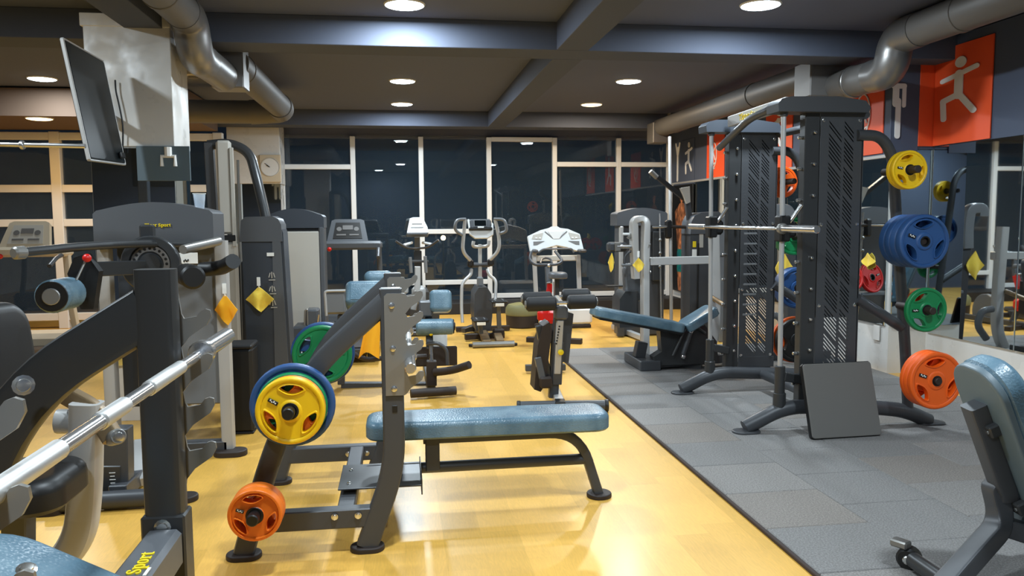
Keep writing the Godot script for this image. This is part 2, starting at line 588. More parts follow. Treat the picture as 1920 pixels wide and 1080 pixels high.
func structure() -> void:
	struct("floor", mb().box(Vector3(-1.4, -0.06, -5.75), Vector3(13.4, 0.12, 14.3), 0.0), M.floor)
	struct("ceiling", mb().box(Vector3(-1.4, 3.08, -5.75), Vector3(13.4, 0.12, 14.3), 0.0), M.ceil)
	# beams
	struct("trim_1", mb().box(Vector3(-1.4, 2.91, -6.55), Vector3(13.0, 0.22, 0.36), 0.004), M.beam)
	struct("trim_2", mb().box(Vector3(-1.4, 2.91, -11.85), Vector3(13.0, 0.22, 0.36), 0.004), M.beam)
	struct("trim_3", mb().box(Vector3(1.41, 2.91, -2.7), Vector3(0.26, 0.22, 7.33), 0.004), M.beam)
	struct("trim_4", mb().box(Vector3(1.45, 2.91, -9.2), Vector3(0.26, 0.22, 4.93), 0.004), M.beam)
	struct("trim_5", mb().box(Vector3(-1.75, 2.91, -2.7), Vector3(0.26, 0.22, 7.33), 0.004), M.beam)
	# back wall round the windows
	var bw := mb()
	bw.box(Vector3(1.35, 2.87, -12.7), Vector3(6.3, 0.3, 0.16), 0.0)
	bw.box(Vector3(-1.9, 1.5, -12.7), Vector3(0.2, 3.0, 0.16), 0.0)
	bw.box(Vector3(1.35, 0.06, -12.7), Vector3(6.3, 0.14, 0.16), 0.0)
	struct("wall_back", bw, M.ceil)
	struct("trim_6", mb().box(Vector3(1.35, 0.085, -12.3), Vector3(6.2, 0.17, 0.62), 0.006), M.kerb)
	var fx := [-1.76, -0.69, 0.36, 1.43, 2.49, 3.55, 4.4]
	var win := thing("window_1", "", "")
	win.remove_meta("label"); win.remove_meta("category"); win.set_meta("kind", "structure")
	for x in fx:
		part(win, "mullion", mb().box(Vector3(x, 1.44, -12.58), Vector3(0.075, 2.6, 0.07), 0.006), M.frame_white)
	for i in 6:
		var x0: float = fx[i] + 0.037
		var x1: float = fx[i + 1] - 0.037
		var cx := (x0 + x1) * 0.5
		part(win, "bottom_rail", mb().box(Vector3(cx, [0.22, 0.45, 0.45, 0.22, 0.22, 0.22][i], -12.58), Vector3(x1 - x0, 0.075, 0.065), 0.006), M.frame_white)
		if i == 0 or i >= 4:
			part(win, "transom", mb().box(Vector3(cx, 2.27 if i == 0 else 2.32, -12.58), Vector3(x1 - x0, 0.075, 0.065), 0.006), M.frame_white)
		if i == 3:
			part(win, "top_rail", mb().box(Vector3(cx, 2.71, -12.58), Vector3(x1 - x0, 0.07, 0.065), 0.006), M.frame_white)
		if i == 2:
			part(win, "middle_rail", mb().box(Vector3(cx, 1.26, -12.58), Vector3(x1 - x0, 0.075, 0.065), 0.006), M.frame_white)
		part(win, "pane", mb().box(Vector3(cx, 1.45, -12.6), Vector3(x1 - x0 + 0.02, 2.62, 0.008), 0.0), M.glass)
	# left glazing, further forward, cream in the warm light
	var gl := thing("window_2", "", "")
	gl.remove_meta("label"); gl.remove_meta("category"); gl.set_meta("kind", "structure")
	var gx := [-7.6, -6.07, -4.555, -3.0, -2.45]
	for x in gx:
		part(gl, "mullion", mb().box(Vector3(x, 1.33, -11.5), Vector3(0.13, 2.66, 0.1), 0.006), M.frame_white)
	for i in 4:
		var x0: float = gx[i] + 0.065
		var x1: float = gx[i + 1] - 0.065
		for y in [0.16, 1.44, 1.9, 2.6]:
			part(gl, "rail", mb().box(Vector3((x0 + x1) * 0.5, y, -11.5), Vector3(x1 - x0, 0.1, 0.08), 0.006), M.frame_white)
		part(gl, "pane", mb().box(Vector3((x0 + x1) * 0.5, 1.35, -11.52), Vector3(x1 - x0 + 0.02, 2.5, 0.008), 0.0), M.glass)
	var lw := mb()
	lw.box(Vector3(-5.2, 2.84, -10.75), Vector3(5.5, 0.32, 1.5), 0.0)
	struct("trim_7", lw, M.soffit)
	struct("wall_left", mb().box(Vector3(-8.05, 1.5, -5.75), Vector3(0.14, 3.0, 14.2), 0.0), M.wall)
	struct("wall_rear", mb().box(Vector3(-1.4, 1.5, 1.35), Vector3(13.4, 3.0, 0.14), 0.0), M.navy)
	# the white pier with the clock, mirror below
	var pier := mb()
	pier.box(Vector3(-2.08, 2.5, -12.3), Vector3(0.74, 1.02, 0.5), 0.003)
	pier.box(Vector3(-2.08, 0.2, -12.3), Vector3(0.74, 0.4, 0.5), 0.003)
	pier.box(Vector3(-2.08, 1.2, -12.33), Vector3(0.7, 1.62, 0.42), 0.003)
	var pr := struct("wall_pier", pier, M.wall)
	O = Vector3.ZERO
	part(pr, "mirror_pane", mb().box(Vector3(-2.08, 1.2, -12.1), Vector3(0.72, 1.58, 0.02), 0.003), M.mirror)
	# the white column by the television
	var col := mb()
	col.box(Vector3(-1.86, 2.42, -6.19), Vector3(0.575, 0.88, 0.43), 0.004)
	col.box(Vector3(-1.86, 1.0, -6.19), Vector3(0.53, 2.0, 0.39), 0.002)
	var cl := struct("column", col, M.wall)
	O = Vector3.ZERO
	part(cl, "mirror_pane", mb().box(Vector3(-1.86, 1.19, -5.985), Vector3(0.56, 1.56, 0.015), 0.003), M.mirror)
	part(cl, "mirror_pane", mb().box(Vector3(-1.586, 1.19, -6.19), Vector3(0.015, 1.56, 0.4), 0.003), M.mirror)
	part(cl, "cap_moulding", mb().box(Vector3(-1.865, 2.85, -6.19), Vector3(0.6, 0.09, 0.445), 0.004), M.wall)
	# right wall: far stretch stands 0.4 m further in, with a step at z = -6.66
	var rw := mb()
	rw.box(Vector3(4.95, 1.5, -9.7), Vector3(1.0, 3.0, 6.08), 0.0)
	var wr := struct("wall_right", rw, M.wall)
	struct("wall_right_near", mb().box(Vector3(5.16, 1.5, -2.66), Vector3(0.66, 3.0, 8.0), 0.0), M.wall)
	O = Vector3.ZERO
	for i in 6:
		part(wr, "mirror_pane", mb().box(Vector3(4.44, 1.215, -7.17 - i * 0.95), Vector3(0.02, 1.55, 0.942), 0.003), M.mirror)
	part(wr, "mirror_pane", mb().box(Vector3(4.64, 1.245, -6.65), Vector3(0.36, 1.61, 0.02), 0.003), M.mirror)
	for i in 7:
		part(wr, "mirror_pane", mb().box(Vector3(4.82, 1.2275, -6.1 + i * 1.05), Vector3(0.02, 1.695, 1.04), 0.003), M.mirror)
	part(wr, "mirror_frame", mb().box(Vector3(4.43, 2.0, -9.6), Vector3(0.03, 0.03, 5.8), 0.003), M.silver)
	part(wr, "upper_panel", mb().box(Vector3(4.44, 2.5, -9.65), Vector3(0.02, 0.97, 5.97), 0.0), M.navy)
	part(wr, "upper_panel", mb().box(Vector3(4.64, 2.53, -6.65), Vector3(0.37, 0.95, 0.02), 0.0), M.navy)
	part(wr, "upper_panel", mb().box(Vector3(4.82, 2.54, -2.66), Vector3(0.02, 0.93, 7.9), 0.0), M.navy)
	part(cl, "painted_reflection", mb().box(Vector3(-1.65, 1.86, -5.97), Vector3(0.36, 0.245, 0.016), 0.002), M.shield_blue)  # reflection of the rear banner, built as a solid panel on the mirror
	part(cl, "pictogram", mb().tube([Vector3(-1.66, 1.84, -5.96), Vector3(-1.66, 1.91, -5.96), Vector3(-1.57, 1.91, -5.96), Vector3(-1.57, 1.84, -5.96)], 0.014, 8).tube([Vector3(-1.615, 1.91, -5.96), Vector3(-1.615, 1.975, -5.96)], 0.026, 8), M.picto)  # white legs of the reflected figure, modelled as tubes on that panel
	part(wr, "socket_plate", mb().box(Vector3(4.44, 0.45, -6.807) + Vector3(-0.01, -0.09, 0), Vector3(0.012, 0.14, 0.09), 0.003), M.white)
	# rubber tiles over the floor
	rubber_tiles()

func rubber_tiles() -> void:
	O = Vector3.ZERO
	var t := thing("rubber_floor_mat", "dark grey mat of square rubber tiles under the lifting frame with two towers", "floor mat", Vector3(1.65, 0, -8.44))
	var p := 0.465
	var meshes := {}
	for i in 6:
		var x0 := 1.65 + i * 0.512
		var w := 0.508
		for j in 20:
			var z0 := -8.44 + j * p - (0.5 * p if i % 2 == 1 else 0.0)
			var z1 := z0 + p - 0.004
			z0 = maxf(z0, -8.44)
			if x0 + w > 4.4 and (z0 < -6.66):
				w = 4.4 - x0
			var key := "%0.3f %0.3f" % [w, z1 - z0]
			if not meshes.has(key):
				var b := mb()
				b.box(Vector3(w * 0.5, 0.01, (z1 - z0) * 0.5), Vector3(w, 0.02, z1 - z0), 0.004)
				meshes[key] = b.mesh(Vector3.ZERO)
			var mi := MeshInstance3D.new()
			mi.name = "rubber_tile"
			mi.mesh = meshes[key]
			mi.material_override = [M.rubber, M.rubber_b, M.rubber_c][(i * 7 + j * 5 + (i * j) % 3) % 3]
			t.add_child(mi, true)
			mi.position = Vector3(x0, [0.0, 0.0006, -0.0005][(i + j * 2) % 3], z0) - t.position
	part(t, "edge_strip", mb().box(Vector3(1.64, 0.009, -3.8), Vector3(0.018, 0.018, 9.28), 0.003), M.mat_edge)

# ---------------------------------------------------------------- weight plates
var plate_cache := {}

func plate_mesh(R: float, th: float) -> Array:
	var key := "%0.3f %0.3f" % [R, th]
	if plate_cache.has(key):
		return plate_cache[key]
	var b := mb()
	b.sharp = 0.6
	var zw := -0.16 * th
	var Z := Vector3(0, 0, 1)
	b.lathe(Vector3.ZERO, Z, [Vector2(0.84 * R, -0.9 * th), Vector2(0.86 * R, -th), Vector2(0.97 * R, -th), Vector2(R, -th + 0.004), Vector2(R, -0.2 * th), Vector2(0.975 * R, -0.04 * th), Vector2(0.94 * R, 0.0), Vector2(0.88 * R, 0.0), Vector2(0.845 * R, zw)], 40)
	b.lathe(Vector3.ZERO, Z, [Vector2(0.027, -th), Vector2(0.32 * R, -th), Vector2(0.34 * R, -0.9 * th)], 28)
	b.lathe(Vector3.ZERO, Z, [Vector2(0.34 * R, zw), Vector2(0.30 * R, -0.02 * th), Vector2(0.27 * R, 0.0), Vector2(0.033, 0.0)], 28)
	for s in 3:
		var a0 := PI / 2 + s * TAU / 3.0
		var loops := [[], [], [], [], [], [], []]
		var zs := [zw, zw, -0.02 * th, 0.0, -0.08 * th, -th, -0.9 * th]
		for sd in 4:
			for k in 7:
				var q := -1.0 + 2.0 * k / 7.0
				var u: float = [q, 1.0, -q, -1.0][sd]
				var w: float = [-1.0, q, 1.0, -q][sd]
				for L in 7:
					var r := 0.59 * R + w * 0.255 * R
					var a := a0 + u * PI / 3.0
					if L > 0 and L < 6:
						var f: float = [0, 1.35, 1.26, 1.1, 1.0, 0.97, 0][L]
						var pn := pow(pow(absf(u), 3.2) + pow(absf(w), 3.2), 1.0 / 3.2)
						var uu := u / pn
						var ww := w / pn
						r = 0.66 * R + ww * 0.115 * R * (f if ww < 0 else minf(f, 1.3)) - (1.0 - uu * uu) * (0.05 * R if ww < 0.0 else 0.0)
						a = a0 + uu * 0.56 * (0.80 + 0.2 * ww) * lerpf(1.0, f, 0.6)
					loops[L].append(Vector3(cos(a) * r, sin(a) * r, zs[L]))
		for L in 6:
			for k in 28:
				var k2 := (k + 1) % 28
				var p: Vector3 = loops[L][k]
				var cen := Vector3(cos(a0), sin(a0), 0) * 0.66 * R
				var hint := Vector3(0, 0, 1)
				if L == 4:
					hint = Vector3(cen.x - p.x, cen.y - p.y, 0.0)
				elif L == 5:
					hint = Vector3(0, 0, -1)
				b.quad(p, loops[L][k2], loops[L + 1][k2], loops[L + 1][k], hint)
	var ins := mb()
	ins.lathe(Vector3.ZERO, Z, [Vector2(0.0255, -th), Vector2(0.0255, 0.001), Vector2(0.034, 0.001), Vector2(0.036, -0.002)], 24)
	ins.lathe(Vector3.ZERO, Z, [Vector2(0.036, -th + 0.002), Vector2(0.034, -th - 0.001), Vector2(0.0255, -th - 0.001)], 24)
	var bad := mb().box(Vector3(-0.5 * R, 0.26 * R, 0.0 + zw * 0.4), Vector3(0.3 * R, 0.11 * R, 0.006), 0.001, Basis(Z, -0.45))
	var ink := mb()
	var bx := Basis(Z, -0.45)
	for i in 4:
		ink.box(Vector3(-0.5 * R, 0.26 * R, zw * 0.4 + 0.003) + bx.x * (i - 1.5) * 0.055 * R + bx.y * [0.006, -0.004, 0.005, -0.002][i] * R * 3.0, Vector3(0.04 * R, [0.05, 0.035, 0.055, 0.04][i] * R, 0.001), 0.0, bx)
	var save := O
	O = Vector3.ZERO
	var out := [b.mesh(O), ins.mesh(O), bad.mesh(O), ink.mesh(O)]
	O = save
	plate_cache[key] = out
	return out

func plate(front: Vector3, axis: Vector3, R: float, th: float, mat: Material, roll: float, label: String, group := "") -> Node3D:
	var t := thing("weight_plate", label, "weight plate", front, group)
	var ms := plate_mesh(R, th)
	var z := axis.normalized()
	var x := Vector3.UP.cross(z).normalized()
	t.basis = Basis(x, z.cross(x), z) * Basis(Vector3(0, 0, 1), roll)
	var nm := ["disc", "bushing", "badge", "badge_print"]
	var mt := [mat, M.black, M.badge, M.ink_white]
	for i in 4:
		var mi := MeshInstance3D.new()
		mi.name = nm[i]
		mi.mesh = ms[i]
		mi.material_override = mt[i]
		t.add_child(mi, true)
	return t

func bolts(parent: Node3D, pts: Array, dir: Vector3, r := 0.012) -> void:
	for p in pts:
		part(parent, "bolt", mb().lathe(p, dir, [Vector2(r * 1.5, 0.0), Vector2(r * 1.5, 0.002), Vector2(r, 0.003), Vector2(r * 0.9, 0.008), Vector2(0, 0.009)], 12), M.bolt)

func hook_plate(parent: Node3D, x0: float, x1: float, ytop: float, z: float, tips: Array, ybot: float) -> void:
	var p := [Vector2(x0, ybot), Vector2(x0, ytop - 0.012), Vector2(x0 + 0.012, ytop), Vector2(x1, ytop)]
	for t in tips:
		p.append(Vector2(x1 + 0.012, t - 0.012))
		p.append(Vector2(x1 + 0.018, t - 0.024))
		p.append(Vector2(x1 + 0.05, t - 0.019))
		p.append(Vector2(x1 + 0.062, t - 0.004))
		p.append(Vector2(x1 + 0.073, t))
		p.append(Vector2(x1 + 0.084, t - 0.004))
		p.append(Vector2(x1 + 0.086, t - 0.02))
		p.append(Vector2(x1 + 0.074, t - 0.042))
		p.append(Vector2(x1 + 0.03, t - 0.072))
		p.append(Vector2(x1 + 0.008, t - 0.1))
	p.append(Vector2(x1, ybot))
	part(parent, "hook_plate", mb().prism(p, Vector3(0, 0, z), Vector3.RIGHT, Vector3.UP, 0.008), M.steel, "brushed steel plate with four bar hooks")

func olympic_bar(label: String, c: Vector3, z0: float, z1: float, smooth_gaps: Array) -> void:
	# lies along z; z0 is the end towards the camera
	var t := thing("barbell", label, "barbell", Vector3(c.x, c.y, (z0 + z1) * 0.5))
	var a := Vector3(c.x, c.y, z0)
	var b := Vector3(c.x, c.y, z1)
	part(t, "shaft", mb().cyl(Vector3(c.x, c.y, z0 - 0.3), Vector3(c.x, c.y, z1 + 0.3), 0.0138, 16), M.chrome)
	part(t, "sleeve", mb().cyl(a, Vector3(c.x, c.y, z0 - 0.3), 0.0245, 20), M.chrome)
	part(t, "sleeve", mb().cyl(Vector3(c.x, c.y, z1 + 0.3), b, 0.0245, 20), M.chrome)
	part(t, "collar", mb().cyl(Vector3(c.x, c.y, z0 - 0.3), Vector3(c.x, c.y, z0 - 0.335), 0.034, 20), M.chrome)
	part(t, "collar", mb().cyl(Vector3(c.x, c.y, z1 + 0.335), Vector3(c.x, c.y, z1 + 0.3), 0.034, 20), M.chrome)
	for g in smooth_gaps:
		part(t, "knurled_grip", mb().cyl(Vector3(c.x, c.y, g[0]), Vector3(c.x, c.y, g[1]), 0.0168, 16, 0.002), M.knurl)

func flat_bench() -> void:
	var at := Vector3(0, 0, -3.92)
	var t := thing("bench_press", "charcoal flat bench press station with a blue pad and coloured plates on its pegs", "weight bench", at)
	for z in [-3.43, -4.41]:
		var s := 1.0 if z > -4 else -1.0
		part(t, "upright", mb().rtube([Vector3(-0.042, 1.155, z), Vector3(-0.038, 0.37, z), Vector3(-0.165, 0.02, z)], 0.07, 0.094, 0.14, Vector3.BACK), M.paint)
		part(t, "arm", mb().rtube([Vector3(-0.045, 1.115, z), Vector3(-0.40, 0.80, z), Vector3(-0.56, 0.46, z), Vector3(-0.69, 0.02, z)], 0.066, 0.088, 0.3, Vector3.BACK, 0.02), M.paint)
		part(t, "base_rail", mb().bar(Vector3(-0.66, 0.155, z), Vector3(-0.1, 0.155, z), 0.06, 0.085), M.paint)
		part(t, "rubber_foot", mb().foot(Vector3(-0.165, 0, z), 0.15, 0.105, 0.024), M.brown)
		part(t, "rubber_foot", mb().foot(Vector3(-0.69, 0, z), 0.15, 0.105, 0.024), M.brown)
		part(t, "end_cap", mb().box(Vector3(-0.042, 1.152, z), Vector3(0.09, 0.012, 0.066), 0.004), M.shield)
		part(t, "plate_peg", mb().cyl(Vector3(-0.45, 0.685, z), Vector3(-0.45, 0.685, z + s * 0.27), 0.0245, 18), M.black)
		part(t, "plate_peg", mb().cyl(Vector3(-0.597, 0.268, z), Vector3(-0.597, 0.268, z + s * 0.29), 0.0245, 18), M.black)
		hook_plate(t, -0.07, 0.01, 1.137, z + 0.04, [1.147, 1.058, 0.935, 0.80], 0.695)
		bolts(t, [Vector3(-0.038, 1.085, z + 0.044), Vector3(-0.036, 0.90, z + 0.044), Vector3(-0.034, 0.725, z + 0.044)], Vector3.BACK, 0.009)
	part(t, "slot_cover", mb().box(Vector3(-0.033, 0.635, -3.394), Vector3(0.022, 0.03, 0.004), 0.001), M.black)
	for z in [-3.455, -4.385]:
		bolts(t, [Vector3(-0.30, 0.17, z + 0.06), Vector3(-0.20, 0.17, z + 0.06)], Vector3.BACK, 0.01)
	part(t, "cross_rail", mb().bar(Vector3(-0.255, 0.165, -3.46), Vector3(-0.255, 0.165, -4.38), 0.075, 0.06), M.paint)
	part(t, "spotter_plate", mb().box(Vector3(-0.11, 0.222, -3.77), Vector3(0.38, 0.008, 0.36), 0.002).box(Vector3(0.082, 0.215, -3.77), Vector3(0.006, 0.075, 0.36), 0.002), M.paint_smooth, "flat dark steel foot plate")
	bolts(t, [Vector3(-0.255, 0.226, -3.66), Vector3(-0.255, 0.226, -3.86)], Vector3.UP, 0.007)
	part(t, "spine", mb().tube([Vector3(-0.2, 0.2, -3.92), Vector3(0.95, 0.205, -3.92)], 0.028, 14), M.paint)
	part(t, "pad_post", mb().bar(Vector3(0.145, 0.19, -3.92), Vector3(0.145, 0.37, -3.92), 0.07, 0.08, Vector3.BACK), M.paint)
	part(t, "front_leg", mb().rtube([Vector3(0.1, 0.352, -3.92), Vector3(0.90, 0.352, -3.92), Vector3(1.005, 0.02, -3.92)], 0.06, 0.05, 0.16, Vector3.BACK), M.paint)
	part(t, "rubber_foot", mb().foot(Vector3(1.01, 0, -3.92), 0.13, 0.13, 0.024), M.brown)
	part(t, "bench_pad", mb().pad(Vector3(0.432, 0.425, -3.93), Basis(), 1.225, 0.29, 0.09, 0.03, 0.085), M.blue_pad)
	# plates on the near upper peg, then the near lower peg, then beyond the far frame
	var k := Vector3(0, 0, 1)
	plate(Vector3(-0.452, 0.685, -3.315), k, 0.174, 0.035, M.blue, 0.2, "blue weight plate, largest and innermost of the upper stack on the flat bench")
	plate(Vector3(-0.450, 0.685, -3.282), k, 0.143, 0.028, M.green, 0.7, "green weight plate between the blue and the yellow plate on the flat bench")
	plate(Vector3(-0.448, 0.685, -3.251), k, 0.136, 0.026, M.orange, 0.35, "orange weight plate hidden but for a rim behind the yellow plate on the flat bench")
	plate(Vector3(-0.448, 0.685, -3.215), k, 0.138, 0.034, M.yellow, -0.08, "yellow weight plate, outermost of the upper stack on the flat bench")
	plate(Vector3(-0.597, 0.268, -3.25), k, 0.108, 0.05, M.orange, 0.5, "orange weight plate behind another one on the flat bench's lower peg")
	plate(Vector3(-0.597, 0.268, -3.195), k, 0.108, 0.05, M.orange, 0.1, "orange weight plate, outermost on the flat bench's low peg near the floor")
	plate(Vector3(-0.44, 0.70, -4.47), k, 0.165, 0.034, M.green, 1.05, "green weight plate on the far frame of the flat bench, behind its sloping arms")
	plate(Vector3(-0.44, 0.70, -4.508), k, 0.178, 0.034, M.blue, 0.4, "blue weight plate rimming the green one on the far frame of the flat bench")
	olympic_bar("chrome barbell racked in the hooks of the flat bench, its round end towards the viewer", Vector3(0.036, 0.835, 0), -3.26, -4.72, [[-3.62, -3.85], [-4.0, -4.25]])

func incline_bench() -> void:
	var at := Vector3(-0.66, 0, -1.6)
	var t := thing("incline_press", "tall charcoal press rack in front with steel hooks and a blue pad", "weight bench", at)
	for z in [-1.06, -2.1]:
		part(t, "upright", mb().rtube([Vector3(-0.612, 1.33, z), Vector3(-0.612, 0.46, z), Vector3(-0.65, 0.02, z)], 0.07, 0.098, 0.1, Vector3.BACK, 0.02), M.paint_smooth)
		part(t, "joint_sleeve", mb().bar(Vector3(-0.612, 0.70, z), Vector3(-0.612, 0.44, z), 0.108, 0.078, Vector3.BACK), M.paint_smooth)
		part(t, "arm", mb().rtube([Vector3(-0.63, 1.225, z), Vector3(-0.96, 1.02, z), Vector3(-1.15, 0.55, z), Vector3(-1.2, 0.02, z)], 0.06, 0.128, 0.34, Vector3.BACK, 0.024), M.paint_smooth)
		part(t, "base_rail", mb().bar(Vector3(-1.18, 0.15, z), Vector3(-0.63, 0.15, z), 0.06, 0.085), M.paint_smooth)
		part(t, "rubber_foot", mb().foot(Vector3(-0.65, 0, z), 0.15, 0.105), M.brown)
		part(t, "rubber_foot", mb().foot(Vector3(-1.2, 0, z), 0.15, 0.105), M.brown)
		hook_plate(t, -0.66, -0.576, 1.31, z - 0.04, [1.222, 1.105, 0.988, 0.87], 0.72)
	bolts(t, [Vector3(-0.612, 0.672, -2.061)], Vector3.BACK, 0.014)
	# crossbeam with the name plate
	part(t, "cross_beam", mb().bar(Vector3(-0.607, 0.62, -1.08), Vector3(-0.607, 0.62, -2.06), 0.088, 0.1, Vector3.UP, 0.012), M.shroud)
	letters(t, "Tiger Sport", Vector3(-0.600, 0.671, -1.785), Basis(Vector3(0, 0, -1), Vector3(-1, 0, 0), Vector3(0, 1, 0)), 0.043, M.logo_yellow)
	part(t, "small_print", mb().box(Vector3(-0.572, 0.671, -1.72), Vector3(0.007, 0.002, 0.09), 0.0).box(Vector3(-0.572, 0.671, -1.80), Vector3(0.007, 0.002, 0.04), 0.0), M.ink_white, "small white print")
	# the head end of the pad
	var ang := 0.5
	var bx := Vector3(0, 0, -1)
	var bz := Vector3(cos(ang), -sin(ang), 0)
	part(t, "back_pad", mb().pad(Vector3(-0.708, 0.699, -1.62), Basis(bx, bz.cross(bx), bz), 0.30, 0.42, 0.075, 0.03, 0.12), M.blue_pad)
	bolts(t, [Vector3(-0.684, 0.819, -1.5)], Vector3(0.3, 1, 0.3), 0.012)
	part(t, "pad_bracket", mb().bar(Vector3(-0.9, 0.56, -1.6), Vector3(-0.68, 0.57, -1.6), 0.06, 0.05), M.paint_smooth)
	olympic_bar("long chrome barbell with white knurled grips resting on the front rack", Vector3(-0.535, 1.095, 0), -0.45, -2.53, [[-0.80, -1.02], [-1.06, -1.3], [-1.47, -1.6], [-1.75, -2.0]])
func cloth(p: Vector3, w: float, h: float, skew: float, label: String, hook := true, seedv := 1, facing := Vector3.BACK, draped := false, mat: Material = null) -> Node3D:
	# a folded microfibre cloth hung by one corner at p
	var t := thing("cleaning_cloth", label, "cloth", p, "yellow cleaning cloths hung on the machines")
	var side := Vector3.UP.cross(facing).normalized()
	var b := mb()
	b.sharp = 0.4
	var n := 9
	var rng := RandomNumberGenerator.new()
	rng.seed = seedv
	var ph := rng.randf() * 6.0
	for layer in 2:
		var grid := []
		for i in n:
			var row := []
			for j in n:
				var u := i / (n - 1.0)
				var v := j / (n - 1.0)
				var x := (u - v) * w * 0.5 + skew * (u + v) * 0.5 * w
				var y := -(u + v) * 0.5 * h
				if draped:
					x = (u - 0.5) * w * (0.75 + 0.35 * v) - skew * v * w
					y = -v * h * (0.9 + 0.1 * sin(u * 5.0 + ph))
				var wav := sin((u - v) * 5.0 + ph) * 0.012 * (u + v) + cos((u + v) * 4.0 + ph) * 0.006
				if draped:
					wav = sin(u * 9.0 + ph) * 0.014 * (0.4 + v)
				row.append(p + side * x + Vector3(0, y, 0) + facing * (wav + (0.004 if layer == 0 else -0.004)))
			grid.append(row)
		for i in n - 1:
			for j in n - 1:
				b.quad(grid[i][j], grid[i + 1][j], grid[i + 1][j + 1], grid[i][j + 1], facing * (1.0 if layer == 0 else -1.0))
		for i in n - 1:
			var o2 := facing * (-0.008 if layer == 0 else 0.008)
			for e in [[grid[i][0], grid[i + 1][0]], [grid[i][n - 1], grid[i + 1][n - 1]], [grid[0][i], grid[0][i + 1]], [grid[n - 1][i], grid[n - 1][i + 1]]]:
				if layer == 0:
					b.quad(e[0], e[1], e[1] + o2, e[0] + o2, (e[0] + e[1]) * 0.5 - (p - Vector3(0, h * 0.5, 0)))
	part(t, "sheet", b, mat if mat else M.cloth)
	if hook:
		part(t, "hanging_tag", mb().box(p + Vector3(0, 0.035, 0), Vector3(0.024, 0.062, 0.004), 0.001, Basis(side, Vector3.UP, facing)), M.ink_white)
		part(t, "string", mb().tube([p + Vector3(0, 0.006, 0), p + Vector3(0.003, -0.012, 0)], 0.003, 6), M.ink_white)
	return t

func shroud_shape(b: MB, o: Vector3, w: float, y0: float, y1: float, rise: float, depth: float) -> MB:
	# weight stack cover: straight sides, arched top, in the plane facing +z
	var p := [Vector2(-w * 0.5, y0), Vector2(w * 0.5, y0), Vector2(w * 0.5, y1 - 0.02), Vector2(w * 0.5 - 0.02, y1)]
	for k in 11:
		var s := k / 10.0
		p.append(Vector2(w * 0.5 - 0.04 - s * (w - 0.08), y1 + 0.004 + sin(s * PI) * rise))
	p.append(Vector2(-w * 0.5 + 0.02, y1))
	p.append(Vector2(-w * 0.5, y1 - 0.02))
	return b.prism(p, o, Vector3.RIGHT, Vector3.UP, depth)

func grip(parent: Node3D, a: Vector3, b: Vector3, r: float, mat: Material, cap: Material) -> void:
	part(parent, "roller_pad", mb().cyl(a, b, r, 24, 0.012), mat)
	var d := (a - b).normalized()
	part(parent, "end_cap", mb().cyl(a - d * 0.002, a + d * 0.006, r * 0.9, 24), M.black)
	part(parent, "hub_cap", mb().cyl(a + d * 0.004, a + d * 0.016, r * 0.5, 20, 0.005), cap)

